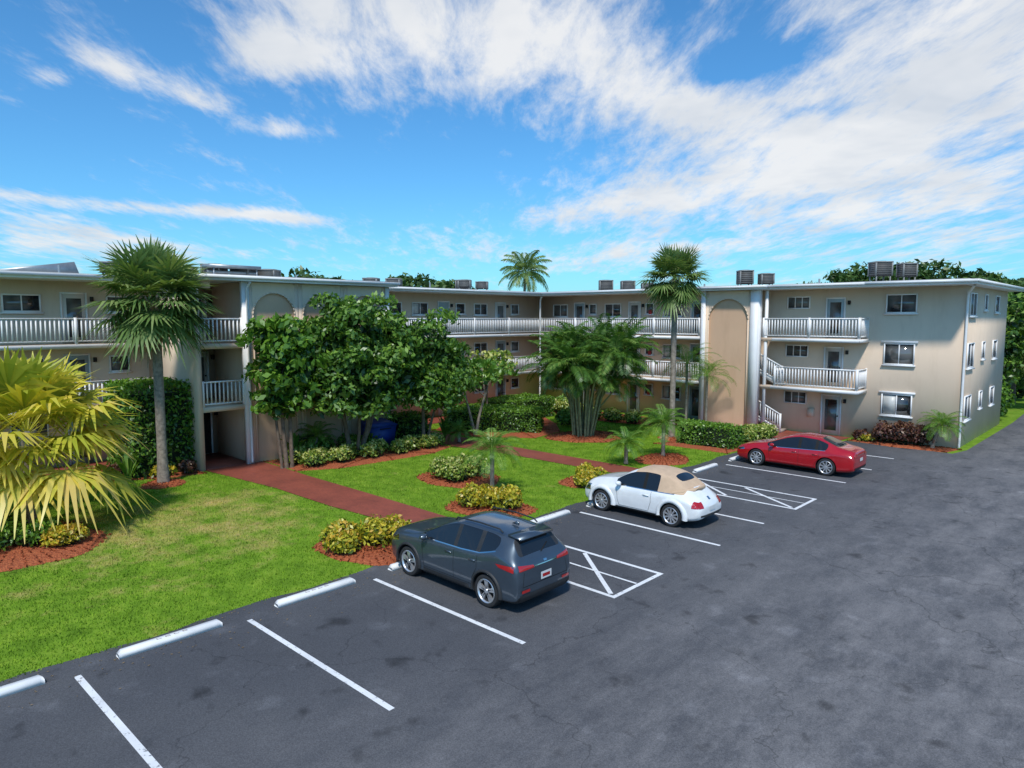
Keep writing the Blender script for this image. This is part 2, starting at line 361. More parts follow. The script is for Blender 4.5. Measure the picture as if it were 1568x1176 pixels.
def door(fr,u0,u1,z0,z1,n=0,m=3,panel=True):
    w=.07
    fr.box(T,u0,u1,n+.003,n+.03,z0+.02,z1,m)
    fr.box(T,u0-w,u0,n,n+.06,z0+.01,z1+w,0); fr.box(T,u1,u1+w,n,n+.06,z0+.01,z1+w,0); fr.box(T,u0,u1,n,n+.06,z1,z1+w,0)
    if panel: fr.box(T,u0+.15,u1-.15,n+.03,n+.037,z0+.25,z1-.18,1)
    fr.box(T,u1-.12,u1-.07,n+.03,n+.08,z0+1.0,z0+1.06,5)
    fr.box(T,u1+.18,u1+.30,n,n+.12,z0+1.75,z0+1.95,5)
def rail(a,b,z,h=1.05,z2=None):
    a=Vector((a[0],a[1],z));b=Vector((b[0],b[1],z if z2 is None else z2)); L=(b-a).length
    up=Vector((0,0,1))
    R.beam(a+up*(h-.03),b+up*(h-.03),.09,.06); R.beam(a+up*.12,b+up*.12,.05,.06)
    n=max(2,int(L/.155))
    for k in range(1,n):
        q=a+(b-a)*(k/n); R.box(q.x-.025,q.x+.025,q.y-.025,q.y+.025,q.z+.14,q.z+h-.06)
    m=max(1,int(round(L/3.0)))
    for k in range(m+1):
        q=a+(b-a)*(k/m); R.box(q.x-.05,q.x+.05,q.y-.05,q.y+.05,q.z,q.z+h+.02)
W.box(-43.5,-33.4,-13.5,49,0,RT,0)
W.box(-33.4,-7.1,38.0,49,0,RT-.003,0)
for z in (S2,S3):
    W.box(-33.398,-31.95,-13.4,11.2,z-.2,z,0); W.box(-33.398,-31.95,20.5,36.3,z-.2,z,0)
    W.box(-33.398,-19.65,36.3,37.998,z-.2,z,0)
    W.box(-16.2,-11.2,36.55,37.998,z-.2,z,0)
for z in (S2,S3):
    T.box(-31.95,-31.92,-13.4,11.2,z-.17,z-.01,0); T.box(-31.95,-31.92,20.5,36.28,z-.17,z-.01,0)
    T.box(-31.9,-19.7,36.27,36.3,z-.17,z-.01,0); T.box(-15.6,-11.2,36.52,36.55,z-.17,z-.01,0); T.box(-11.2,-11.17,36.55,37.99,z-.17,z-.01,0)
    rail((-31.99,-13),(-31.99,11.1),z); rail((-31.99,20.7),(-31.99,36.34),z); rail((-31.9,36.36),(-19.8,36.36),z)
    rail((-15.4 if z==S2 else -16.1,36.6),(-11.26,36.6),z); rail((-11.26,36.7),(-11.26,37.95),z)
B0,B1,BX=11.25,20.5,-28.2
W.box(-33.396,BX-.14,13.45,B1,0,RT-.006,0)
W.box(-33.396,BX,B0,B0+.22,0,RT-.006,0)
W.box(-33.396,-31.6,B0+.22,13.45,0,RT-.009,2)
for z in (S2,S3): W.box(-31.6,BX+.02,B0+.22,13.448,z-.2,z,0); rail((BX-.05,B0+.25),(BX-.05,13.2),z)
W.box(-31.6,BX-.02,B0+.22,13.448,0,.03,7)
T.box(BX-.1,BX+.10,13.2,13.5,0,RT-.01,0)
W.box(BX-.3,BX-.02,B0+.22,B0+.7,RT-.32,RT-.02,0)
fr=Fr((-31.6,0),(0,1),(1,0))
door(fr,12.3,13.15,.03,2.1,0,5,False); door(fr,12.2,13.1,S3,S3+2.05,0,4); window(fr,11.65,12.0,S3+1.1,S3+1.9,0,0)
door(fr,12.2,13.1,S2,S2+2.05,0,4)
W.box(-31.595,-30.2,12.0,12.12,0.03,2.35,0)
def archplate(fr,u0,u1,z1,gap,n0,th,mw=0,mp=1,zb=0):
    ua,ub=u0+gap,u1-gap; r=(ub-ua)/2; zc=z1-.42-r; c=(ua+ub)/2
    fr.box(W,u0,ua,n0,n0+th,zb,z1,mw); fr.box(W,ub,u1,n0,n0+th,zb,z1,mw)
    K=18; A=[(c-r*math.cos(math.pi*k/K), zc+r*math.sin(math.pi*k/K)) for k in range(K+1)]
    for k in range(K):
        (a,za),(b_,zb_)=A[k],A[k+1]
        W.add([fr.pt(a,n0+th,za),fr.pt(b_,n0+th,zb_),fr.pt(b_,n0+th,z1),fr.pt(a,n0+th,z1)],[[0,1,2,3]],mw)
        W.add([fr.pt(a,n0+th,za),fr.pt(b_,n0+th,zb_),fr.pt(b_,n0,zb_),fr.pt(a,n0,za)],[[0,1,2,3]],mw)
    W.add([fr.pt(ua,n0+.004,zb),fr.pt(ub,n0+.004,zb)]+[fr.pt(a,n0+.004,z) for a,z in A[::-1]],[list(range(K+3))],mp)
    for k in range(K):
        (a,za),(b_,zb_)=A[k],A[k+1]
        T.beam(fr.pt(a,n0+th,za),fr.pt(b_,n0+th,zb_),.05,.05,6)
    T.beam(fr.pt(ua,n0+th,zb),fr.pt(ua,n0+th,zc),.05,.05,6); T.beam(fr.pt(ub,n0+th,zb),fr.pt(ub,n0+th,zc),.05,.05,6)
fb=Fr((BX,0),(0,1),(1,0))
for k in range(3): archplate(fb,13.5+k*2.3333,13.5+(k+1)*2.3333-.002,RT-.02,.2,-.10,.10)
T.box(BX-.14,BX+.08,B1,B1+.2,0,RT-.01,0)
TX0,TX1,TY=-19.6,-16.2,36.2
W.box(TX0,TX1,TY+.14,TY+.30,0,RT-.012,0); W.box(TX0,TX0+.2,TY+.30,37.998,0,RT-.012,0)
ft=Fr((0,TY+.14),(1,0),(0,-1)); archplate(ft,TX0+.25,TX1-.45,RT-.03,.18,0,.10)
T.box(TX0,TX0+.25,TY-.06,TY+.14,0,RT-.02,0); T.box(TX1-.45,TX1,TY-.10,TY+.139,0,RT-.02,0); T.box(TX1-.001,TX1+.02,TY-.10,TY+.32,0,RT-.02,0)
for z in (3.9,1.3): W.box(TX0+.2,-17.6,36.51,37.998,z-.15,z,0)
for zb in (0,S2):
    x0,x1=-15.1,-17.6; n=8; z1=zb+1.3
    for k in range(n):
        xa=x0+(x1-x0)*k/n; xb=x0+(x1-x0)*(k+1)/n
        W.box(xb,xa,36.85,37.7,zb+(k+1)*1.3/n-.17,zb+(k+1)*1.3/n,6)
    T.beam((x0,36.83,zb+.05),(x1,36.83,z1+.02),.04,.3,0)
    rail((x0,36.8),(x1,36.8),zb+.05,z2=z1+.05,h=1.0)
T.box(-16.05,-15.9,36.58,36.7,0,RT-.02,0)
fa=Fr((0,38.0),(1,0),(0,-1))
for z0,z1,bl in ((6.5,7.32,0),(3.95,4.9,0),(1.4,2.38,1.0)):
    window(fa,-10.42,-9.15,z0,z1,0,1,True,bl)
    if z0<6: fa.box(T,-10.6,-8.97,0,.08,z1+.06,z1+.18,0)
for z0,z1 in ((6.75,7.3),(4.15,4.7),(1.6,2.18)): window(fa,-15.36,-14.24,z0,z1,0,2,False)
door(fa,-13.3,-12.45,S3,S3+2.05,0,3); door(fa,-13.3,-12.45,S2,S2+2.05,0,4); door(fa,-13.35,-12.45,.03,2.1,0,4)
fa.box(T,-14.1,-13.75,.0,.12,.9,1.35,6)
fe=Fr((-7.1,0),(0,1),(1,0))
for z0,z1 in ((6.35,7.35),(3.85,4.95),(1.3,2.4)):
    window(fe,38.9,40.2,z0,z1,0,1); window(fe,42.3,42.9,z0+.3,z1,0,0); window(fe,45.2,46.2,z0+.2,z1,0,0)
for x,y in ((-7.0,38.35),):
    T.tube([(x+.35,y-1.05,RT-.02),(x+.25,y-.9,RT-.12),(x+.02,y-.4,RT-.32),(x-.02,y-.38,RT-.6),(x-.02,y-.38,.1)],.055,8,0)
T.tube([(-31.6,36.1,RT),(-31.8,36.15,RT-.3),(-31.84,36.2,0)],.06,8,0); T.tube([(BX+.45,13.4,RT-.05),(BX+.16,13.38,RT-.3),(BX+.16,13.38,.1)],.05,8,0)
fl=Fr((-33.4,0),(0,1),(1,0))
for zf in (0.02,S2,S3):
    for i,y in enumerate(np.arange(-11,10,5.6)):
        window(fl,y+.2,y+1.4,zf+1.35,zf+1.95,0,1,True); door(fl,y+2.2,y+3.05,zf,zf+2.05,0,3 if (i+int(zf))%2 else 4); window(fl,y+3.9,y+4.6,zf+1.35,zf+1.95,0,0,True)
    for i,y in enumerate((20.9,26.0,31.1)):
        window(fl,y+.3,y+1.4,zf+1.3,zf+1.95,0,1,True,.8 if i==1 else 0); door(fl,y+2.3,y+3.15,zf,zf+2.05,0,3 if (i+int(zf))%2==0 else 4,i!=1); window(fl,y+3.8,y+4.5,zf+1.35,zf+1.95,0,0,True)
    for i,x in enumerate((-32.4,-27.9,-23.4)):
        window(fa,x+.3,x+1.5,zf+1.2,zf+1.95,0,1,True,.7 if i==2 else 0); door(fa,x+2.2,x+3.0,zf,zf+2.05,0,3 if i%2==0 else 4); window(fa,x+3.5,x+4.0,zf+1.35,zf+1.95,0,0)
    fa.box(T,-24.2,-24.0,0,.1,zf+1.2,zf+1.55,7)
rp=[(-31.45,-14),(-31.45,10.9),(-27.75,10.9),(-27.75,20.95),(-31.45,20.95),(-31.45,35.8),(-19.95,35.8),(-15.85,35.75),(-15.85,36.35),(-11.0,36.35),(-6.45,36.45),(-6.45,49.6),(-44.1,49.6),(-44.1,-14)]
RF=MB(); RF.prism(rp,RT,RT+.20,0,1)
def off(pl,d):
    n=len(pl);o=[]
    for i in range(n):
        a=Vector(pl[i-1]);b_=Vector(pl[i]);c=Vector(pl[(i+1)%n]); d1=(b_-a).normalized();d2=(c-b_).normalized()
        n1=Vector((d1.y,-d1.x));n2=Vector((d2.y,-d2.x)); q=b_+(n1+n2)*(d/(1+n1.dot(n2))); o.append((q.x,q.y))
    return o
po=off(rp,.06)
for i in range(len(po)):
    a=po[i];b_=po[(i+1)%len(po)]; RF.beam((*a,RT+.15),(*b_,RT+.15),.1,.12,0)
pi=off(rp,-.35); RF.prism(pi,RT+.2,RT+.26,1)
RF.obj('roof',[M_fascia,M_roof],parent=BLD)
W.obj('walls',[M_wall,M_tan,M_shade,M_white,M_dark,M_soffit,M_conc,M_pave],parent=BLD)
M_red=simple('fire_extinguisher_red',(.45,.03,.03),.4)
T.obj('windows_doors_trim',[M_white,M_glass,M_blind,M_door,M_doorw,M_dark,M_wall,M_red],parent=BLD)
R.obj('balcony_railings',[M_white],parent=BLD)
def acunit(x,y,w=.85,h=.95,base=.35,rot=.72):
    g=MB(); b=w/2
    for i in (-1,1):
        for j in (-1,1):
            g.box(i*(b-.06)-.03,i*(b-.06)+.03,j*(b-.06)-.03,j*(b-.06)+.03,0,base,0)
            g.box(i*b-.035,i*b+.035,j*b-.035,j*b+.035,base,base+h,0)
    g.box(-b,b,-b,b,base,base+h,1)
    for k in range(6):
        z=base+.08+k*(h-.12)/6
        g.box(-b-.012,b+.012,-b-.012,b+.012,z,z+.02,0)
    g.box(-b-.04,b+.04,-b-.04,b+.04,base+h-.05,base+h+.02,0)
    V=[(b*.7*math.cos(t),b*.7*math.sin(t),base+h+.045) for t in np.linspace(0,6.283,16,False)]
    g.add(V+[(p[0],p[1],base+h+.02) for p in V],[[i,(i+1)%16,16+(i+1)%16,16+i] for i in range(16)],1); g.add(V,[list(range(16))],1)
    o=g.obj('rooftop_ac_unit',[M_ac,M_acd],loc=(x,y,RT+.26)); o.rotation_euler=(0,0,rot)
for a in ((-18.9,40.1,.75,.8,.25),(-17.9,40.8,.7,.6,.25),(-11.8,41.4,.85,.75,.5),(-10.7,42.2,.7,.7,.45),(-29.8,41.0,.9,.7,.2),(-28.6,42.0,.9,.65,.2),(-27.5,42.8,.7,.5,.2),(-37.0,33.6,.8,.6,.3),(-36.2,34.8,.8,.5,.3),(-35.2,24.6,.8,.4,.2),(-34.7,25.9,.8,.4,.2),(-35.7,13.9,.8,.4,.35),(-35.3,15.2,.9,.55,.35),(-35.1,16.6,.9,.45,.35),(-34.9,17.9,.9,.4,.35),(-35.2,10.6,.8,.5,.25),(-35.4,32.4,.8,.5,.3)): acunit(*a)
g=MB(); g.add([(-.9,-1.6,0),(.9,-1.6,0),(.9,1.6,0),(-.9,1.6,0),(-.9,-1.6,.08),(.9,-1.6,.12),(.9,1.4,.62),(-.9,1.4,.62)],BOXF,0); g.obj('roof_hatch',[M_galv],loc=(-35.3,7.4,RT+.27))
g=MB(); g.box(-.5,.5,-1.3,1.3,.7,.85,0); [g.box(x-.03,x+.03,y-.03,y+.03,0,.7,0) for x in (-.4,.4) for y in (-1.1,1.1)]; g.tube([(0,-1.3,.5),(0,1.3,.5)],.08,8,0); g.obj('rooftop_duct',[M_galv],loc=(-34.6,15.8,RT+.26))
g=MB()
for x,y,hh in ((-33.5,8,.4),(-34,19,.5),(-24,39.5,.45),(-14.5,40,.4),(-33.8,28,.45),(-21.5,40,.35)): g.tube([(x,y,RT+.26),(x,y,RT+.26+hh)],.05,8); 
g.obj('roof_vent_pipes',[M_galv],parent=BLD)

# ------------------------------------------------------------ vegetation
def tree(name,x,y,lobes,trunks,leaf=.13,mat=None,dens=70,bark=None,blob=.6,inner=.35):
    mat=mat or G_dark; bark=bark or M_barkd
    g=MB()
    for (cx,cy,cz,rx,ry,rz) in lobes:
        n=max(6,int(1.5*(rx*ry+ry*rz+rx*rz)/(blob*blob)))
        d=sph(n); C=d*np.array([rx,ry,rz])*(.62+.33*rng.random(n))[:,None]+np.array([cx,cy,cz])
        for i in range(n):
            r=blob*(.65+.75*rng.random()); m=int(dens*r*r*4)
            dd=sph(m); dd[:,2]=np.where(dd[:,2]<-.3,-dd[:,2]*.6,dd[:,2]); 
            rr=r*(.72+.36*rng.random(m))
            P=C[i]+dd*rr[:,None]*np.array([1,1,.75])
            k=P[:,2]>cz-rz*1.15; P=P[k]; dd=dd[k]
            t=.30+.34*rng.random()+.22*dd[:,2]  # upward-facing leaves tinted lighter, sunlit tops put into the colour
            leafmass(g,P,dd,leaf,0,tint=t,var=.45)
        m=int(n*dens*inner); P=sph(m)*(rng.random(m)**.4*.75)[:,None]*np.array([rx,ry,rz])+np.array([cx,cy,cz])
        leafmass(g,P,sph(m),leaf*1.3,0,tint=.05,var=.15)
        for k in range(4):
            if not trunks: break
            t=trunks[rng.integers(0,len(trunks))]; top=Vector(t[1]); e=Vector(C[rng.integers(0,n)])
            mid=top.lerp(e,.5)+Vector((0,0,.15)); g.tube([top-Vector((0,0,.15)),mid,e],[t[2]*.55,t[2]*.35,.02],6,1)
    for a,b_,r in trunks:
        a=Vector(a);b_=Vector(b_); mid=a.lerp(b_,.5)+Vector((rng.normal()*.06,rng.normal()*.06,0))
        g.tube([a-Vector((0,0,.1)),a+Vector((0,0,.15)),mid,b_],[r*1.5,r*1.1,r*.9,r*.75],8,1)
    return g.obj(name,[mat,bark],loc=(x,y,0))
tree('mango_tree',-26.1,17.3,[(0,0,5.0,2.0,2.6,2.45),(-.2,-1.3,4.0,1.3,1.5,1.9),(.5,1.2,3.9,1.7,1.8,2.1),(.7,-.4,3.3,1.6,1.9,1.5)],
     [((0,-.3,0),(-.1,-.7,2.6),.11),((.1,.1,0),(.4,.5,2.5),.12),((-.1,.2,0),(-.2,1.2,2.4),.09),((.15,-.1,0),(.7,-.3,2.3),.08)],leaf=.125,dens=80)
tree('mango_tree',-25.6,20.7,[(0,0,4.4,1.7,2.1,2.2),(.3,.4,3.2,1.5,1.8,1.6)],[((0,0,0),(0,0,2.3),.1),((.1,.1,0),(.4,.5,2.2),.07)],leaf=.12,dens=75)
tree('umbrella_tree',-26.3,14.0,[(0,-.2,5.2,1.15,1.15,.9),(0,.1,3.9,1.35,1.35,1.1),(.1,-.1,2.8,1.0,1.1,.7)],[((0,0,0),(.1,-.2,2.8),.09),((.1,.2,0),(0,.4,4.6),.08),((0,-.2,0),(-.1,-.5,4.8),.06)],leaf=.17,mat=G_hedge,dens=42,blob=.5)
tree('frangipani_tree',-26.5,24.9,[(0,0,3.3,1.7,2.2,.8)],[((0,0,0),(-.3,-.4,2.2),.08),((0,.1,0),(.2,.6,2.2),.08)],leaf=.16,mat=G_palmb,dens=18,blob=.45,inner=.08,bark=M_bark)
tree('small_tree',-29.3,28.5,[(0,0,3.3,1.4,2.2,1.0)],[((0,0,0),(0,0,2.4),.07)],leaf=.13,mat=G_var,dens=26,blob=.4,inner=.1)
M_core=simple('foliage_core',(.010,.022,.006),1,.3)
def hedge(name,poly,h,mat,leaf=.07,dens=260,rough=.06,tint=.5):
    g=MB(); n=len(poly); o=Vector((sum(p[0] for p in poly)/n,sum(p[1] for p in poly)/n))
    pl=[(p[0]-o.x,p[1]-o.y) for p in poly]
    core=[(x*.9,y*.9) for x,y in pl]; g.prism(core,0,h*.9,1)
    for i in range(n):
        a=np.array(pl[i]);b_=np.array(pl[(i+1)%n]); L=np.linalg.norm(b_-a); m=int(L*h*dens)
        t=rng.random(m);z=rng.random(m)*h; nn=np.array([(b_-a)[1],-(b_-a)[0]])/L
        P2=a+(b_-a)*t[:,None]+nn*((rng.random(m)-.6)*rough*2+.05*np.sin(t*L*2.3+i)+.03*np.sin(z*7))[:,None]
        P=np.concatenate([P2,z[:,None]],1); Nn=np.tile([nn[0],nn[1],.2],(m,1))
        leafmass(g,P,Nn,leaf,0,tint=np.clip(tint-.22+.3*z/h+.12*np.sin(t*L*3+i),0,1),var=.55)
    xs=[p[0] for p in pl];ys=[p[1] for p in pl]; A=(max(xs)-min(xs))*(max(ys)-min(ys)); m=int(A*dens)
    P=np.stack([min(xs)+rng.random(m)*(max(xs)-min(xs)),min(ys)+rng.random(m)*(max(ys)-min(ys))],1); P=P[inpoly(P,pl)]; m=len(P)
    zz=h+(rng.random(m)-.6)*rough*2+.05*np.sin(P[:,0]*3.1)*np.cos(P[:,1]*2.7)
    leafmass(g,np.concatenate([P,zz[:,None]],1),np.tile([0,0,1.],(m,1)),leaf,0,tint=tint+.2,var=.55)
    return g.obj(name,[mat,M_core],loc=(o.x,o.y,0))
def rect(x0,x1,y0,y1): return [(x0,y0),(x1,y0),(x1,y1),(x0,y1)]
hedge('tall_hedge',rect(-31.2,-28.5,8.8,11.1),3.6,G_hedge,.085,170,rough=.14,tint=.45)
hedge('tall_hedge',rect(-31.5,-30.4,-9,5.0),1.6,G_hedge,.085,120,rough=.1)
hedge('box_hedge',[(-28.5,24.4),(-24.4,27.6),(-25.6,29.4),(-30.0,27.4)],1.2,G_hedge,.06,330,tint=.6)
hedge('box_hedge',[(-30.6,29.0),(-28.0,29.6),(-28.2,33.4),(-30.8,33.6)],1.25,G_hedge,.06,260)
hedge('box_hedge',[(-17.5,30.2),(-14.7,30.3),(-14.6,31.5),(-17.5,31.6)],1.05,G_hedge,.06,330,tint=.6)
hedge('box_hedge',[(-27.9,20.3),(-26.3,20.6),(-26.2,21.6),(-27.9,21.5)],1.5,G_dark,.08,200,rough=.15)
def bush(name,x,y,r,h,mat,leaf=.07,n=1400,tint=.5,z0=.06,k=7):
    g=MB()
    for i in range(k):
        a=6.28*i/k+rng.random(); q=r*.5*(.5+.7*rng.random()) if i else 0
        rr=r*(.42+.2*rng.random()); c=np.array([q*math.cos(a),q*math.sin(a),h*.45])
        m=int(n/k); d=sph(m); d[:,2]=np.abs(d[:,2])*1.1-.25
        hh=h*.6*(.8+.35*rng.random())
        P=c+d*(.75+.35*rng.random(m))[:,None]*np.array([rr,rr,hh]); P[:,2]=np.maximum(P[:,2],z0)
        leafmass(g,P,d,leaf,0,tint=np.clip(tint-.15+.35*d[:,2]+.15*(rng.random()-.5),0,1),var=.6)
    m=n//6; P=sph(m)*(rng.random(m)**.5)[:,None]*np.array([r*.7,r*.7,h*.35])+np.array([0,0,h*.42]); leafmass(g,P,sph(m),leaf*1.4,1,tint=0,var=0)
    return g.obj(name,[mat,M_core],loc=(x,y,0))
row=[(-26.6,14.6),(-26.2,15.4),(-25.5,16.1),(-26.0,16.9),(-25.4,17.6),(-25.9,18.3),(-25.3,19.1),(-25.5,19.9),(-25.3,20.7),(-25.6,21.4),(-27.2,15.2),(-25.6,14.9)]
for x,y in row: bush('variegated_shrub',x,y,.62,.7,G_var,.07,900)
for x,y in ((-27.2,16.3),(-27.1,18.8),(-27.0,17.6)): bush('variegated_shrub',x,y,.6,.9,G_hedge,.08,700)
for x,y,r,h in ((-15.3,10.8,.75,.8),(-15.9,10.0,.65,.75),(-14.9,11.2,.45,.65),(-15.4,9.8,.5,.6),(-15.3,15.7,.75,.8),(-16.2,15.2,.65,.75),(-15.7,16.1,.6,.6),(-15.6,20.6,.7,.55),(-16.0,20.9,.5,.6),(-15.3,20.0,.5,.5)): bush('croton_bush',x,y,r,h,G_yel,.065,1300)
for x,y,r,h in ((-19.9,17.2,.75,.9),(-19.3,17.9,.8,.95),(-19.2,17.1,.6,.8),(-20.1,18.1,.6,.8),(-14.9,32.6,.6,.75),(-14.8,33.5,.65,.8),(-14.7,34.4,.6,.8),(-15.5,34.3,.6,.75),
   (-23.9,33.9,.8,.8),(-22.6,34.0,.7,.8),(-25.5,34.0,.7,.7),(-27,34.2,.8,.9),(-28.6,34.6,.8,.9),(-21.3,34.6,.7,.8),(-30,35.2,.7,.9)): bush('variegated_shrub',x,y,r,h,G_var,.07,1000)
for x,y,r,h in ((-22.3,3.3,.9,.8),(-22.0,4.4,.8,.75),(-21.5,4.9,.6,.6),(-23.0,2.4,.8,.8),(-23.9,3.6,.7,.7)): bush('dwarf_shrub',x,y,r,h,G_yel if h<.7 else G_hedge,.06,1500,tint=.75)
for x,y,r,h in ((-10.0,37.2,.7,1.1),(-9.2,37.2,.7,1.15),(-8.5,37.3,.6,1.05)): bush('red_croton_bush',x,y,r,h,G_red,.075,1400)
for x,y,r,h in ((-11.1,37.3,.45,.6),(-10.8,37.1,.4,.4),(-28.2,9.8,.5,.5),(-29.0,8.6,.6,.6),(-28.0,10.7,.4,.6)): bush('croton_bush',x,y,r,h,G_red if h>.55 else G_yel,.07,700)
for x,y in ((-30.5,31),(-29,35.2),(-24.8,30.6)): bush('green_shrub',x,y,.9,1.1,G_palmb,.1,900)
def blade_plant(x,y,n=22,L=1.2,mat=None):
    g=MB()
    for i in range(n):
        az=rng.random()*6.28; e=1.0+.45*rng.random(); l=L*(.7+.5*rng.random()); d=Vector((math.cos(az)*math.cos(e),math.sin(az)*math.cos(e),math.sin(e))); s=Vector((-math.sin(az),math.cos(az),0))*.09
        a=d*l*.4;b_=d*l*.75;c=d*l+Vector((d.x,d.y,-.3))*l*.3
        g.add([tuple(s*.1),tuple(-s*.1),tuple(a-s*.3),tuple(a+s*.3),tuple(b_-s),tuple(b_+s),tuple(c-s*.1),tuple(c+s*.1)],[[0,1,2,3],[3,2,4,5],[5,4,6,7]],0)
    g.obj('bird_of_paradise_plant',[G_palmb],loc=(x,y,.05))
for a in ((-28.3,8.6),(-27.4,15.0),(-26.5,22.8)): blade_plant(*a)

def fan_frond(g,o,az,e,Lp,Rr,m=0,nb=20,droop=.35,tint=.5,spread=236,bw=.05):
    d=Vector((math.cos(az)*math.cos(e),math.sin(az)*math.cos(e),math.sin(e))); s=Vector((-math.sin(az),math.cos(az),0)); u=s.cross(d)*-1
    if u.z<0:u=-u
    c=o+d*Lp+Vector((0,0,-.10*Lp*Lp)); w=.02
    g.add([tuple(o-s*w),tuple(o+s*w),tuple(c+s*w*.6),tuple(c-s*w*.6)],[[0,1,2,3]],m,[.6])
    V=[];F=[];R_=[]
    for i in range(nb):
        th=math.radians(-spread/2+spread*i/(nb-1)); bd=d*math.cos(th)+s*math.sin(th); L=Rr*(1-.30*abs(math.sin(th/2)))*(.85+.3*rng.random())
        pr=bd.cross(u).normalized()*(Rr*bw)
        fold=u*(-.10*Rr*math.cos(th))+u*(.04*Rr*(1 if i%2 else -1))
        mid=c+bd*L*.5+fold*.5; tip=c+bd*L*.97+Vector((0,0,-droop*L*(.5+1.0*rng.random())))
        k=len(V); V+=[tuple(c-pr*.15),tuple(c+pr*.15),tuple(mid+pr),tuple(mid-pr),tuple(tip+pr*.10),tuple(tip-pr*.10)]
        F+=[[k,k+1,k+2,k+3],[k+3,k+2,k+4,k+5]]; t=min(1,max(0,tint+(rng.random()-.5)*.45)); R_+=[t,min(1,t+.1)]
    g.add(V,F,m,R_)
def pin_frond(g,o,az,e0,L,m=0,nl=20,ll=.45,curve=1.3,tint=.5,lw=.028,hang=.35):
    K=8; pts=[Vector(o)]; e=e0
    for i in range(K):
        dd=Vector((math.cos(az)*math.cos(e),math.sin(az)*math.cos(e),math.sin(e))); pts.append(pts[-1]+dd*(L/K)); e-=curve/K*(.5+i/K)
    s=Vector((-math.sin(az),math.cos(az),0)); 
    V=[];F=[];R_=[]
    for i in range(K):
        k=len(V);w=.018*(1-i/K)+.004; V+=[tuple(pts[i]-s*w),tuple(pts[i]+s*w),tuple(pts[i+1]+s*w*.8),tuple(pts[i+1]-s*w*.8)];F.append([k,k+1,k+2,k+3]);R_.append(min(1,tint+.3))
    for i in range(nl):
        t=.14+.86*(i+.5)/nl; q=t*K; j=min(K-1,int(q)); p=pts[j].lerp(pts[j+1],q-j); tg=(pts[j+1]-pts[j]).normalized()
        l=ll*(math.sin(math.pi*min(1,t*.85+.12))**.6)
        for sg in (-1,1):
            dr=(tg*.55+s*sg*.85+Vector((0,0,.15))).normalized()
            pm=p+dr*l*.5; tip=p+dr*l+Vector((0,0,-hang*l*(.7+.6*rng.random()))); sw=tg*lw
            k=len(V); V+=[tuple(p),tuple(pm+sw),tuple(tip),tuple(pm-sw)];F.append([k,k+1,k+2,k+3]);R_.append(min(1,max(0,tint+(rng.random()-.5)*.5)))
    g.add(V,F,m,R_)
def sabal(name,x,y,H,Lp=1.0,Rr=1.15,nf=46,mat=None,r=.17,lean=(0,0)):
    mat=mat or G_palm
    g=MB(); n=14; pts=[];rad=[]
    for i in range(n+1):
        t=i/n; pts.append((lean[0]*t*t,lean[1]*t*t,H*t-.05)); rad.append(r*(1.35-.35*min(1,t*5))*(1+.05*(i%2)))
    g.tube(pts,rad,10,1); o=Vector(pts[-1])
    for i in range(16):
        a=i*2.4; z=-.05-.07*i; p=o+Vector((math.cos(a)*r,math.sin(a)*r,z)); q=p+Vector((math.cos(a)*.16,math.sin(a)*.16,.3)); g.beam(p,q,.07,.03,1)
    for i in range(nf):
        t=(i+.5)/nf; e=math.radians(80-124*t**1.0)+rng.normal()*.12; az=i*2.39996+rng.normal()*.2
        fan_frond(g,o+Vector((0,0,.15)),az,e,Lp*(.6+.55*rng.random()),Rr*(.8+.35*rng.random()),0,24,.08+.30*t,.74-.45*t+.2*rng.random(),240,.042)
    for i in range(6): fan_frond(g,o,rng.random()*6.28,math.radians(-62-15*rng.random()),Lp*.7,Rr*.7,2,12,.5,.5)
    return g.obj(name,[mat,M_bark,G_dead],loc=(x,y,0))
sabal('sabal_palm',-27.0,9.4,6.9,1.3,1.3,80)
sabal('sabal_palm',-18.4,31.2,8.1,1.05,1.05,66,r=.14)
def ypalm(x,y):
    g=MB(); n=12; pts=[(0,0,2.9*i/n-.05) for i in range(n+1)]; rad=[.27 if i<2 else (.22 if i%2 else .19) for i in range(n+1)]; g.tube(pts,rad,12,1)
    o=Vector((0,0,2.8))
    for i in range(48):
        t=(i+.5)/48; e=math.radians(76-98*t)+rng.normal()*.07; az=i*2.39996
        fan_frond(g,o,az,e,1.95*(.65+.45*rng.random()),1.55*(.85+.3*rng.random()),0,28,.22+.32*t,.22+.58*t*rng.random()+.2,230,.046)
    for i in range(7): g.tube([(0,0,2.7),(.25*math.cos(i),.25*math.sin(i),2.9)],[.09,.04],6,1)
    g.obj('fan_palm',[G_palmy,M_bark],loc=(x,y,0))
ypalm(-24.2,4.7)
g=MB()
for i in range(30):
    az=i*2.39996; q=.25+.35*rng.random(); b0=Vector((q*math.cos(az),q*math.sin(az),0)); R1=.3+1.7*rng.random(); Hh=3.3+2.1*rng.random()-.4*R1
    top=Vector((b0.x+R1*math.cos(az),b0.y+R1*math.sin(az),Hh)); mid=b0.lerp(top,.5)+Vector((-.18*math.cos(az)*R1,-.18*math.sin(az)*R1,.15))
    g.tube([b0,mid,top],[.065,.05,.04],6,1)
    for j in range(12):
        e=math.radians(82-100*(j/12)+rng.normal()*6); a=j*2.4+az+rng.normal()*.2
        pin_frond(g,top,a,e,1.85*(.75+.4*rng.random()),0,20,.55,1.5,.25+.5*rng.random(),.038)
g.obj('clumping_palm',[G_clump,M_stem],loc=(-22.1,28.6,0))
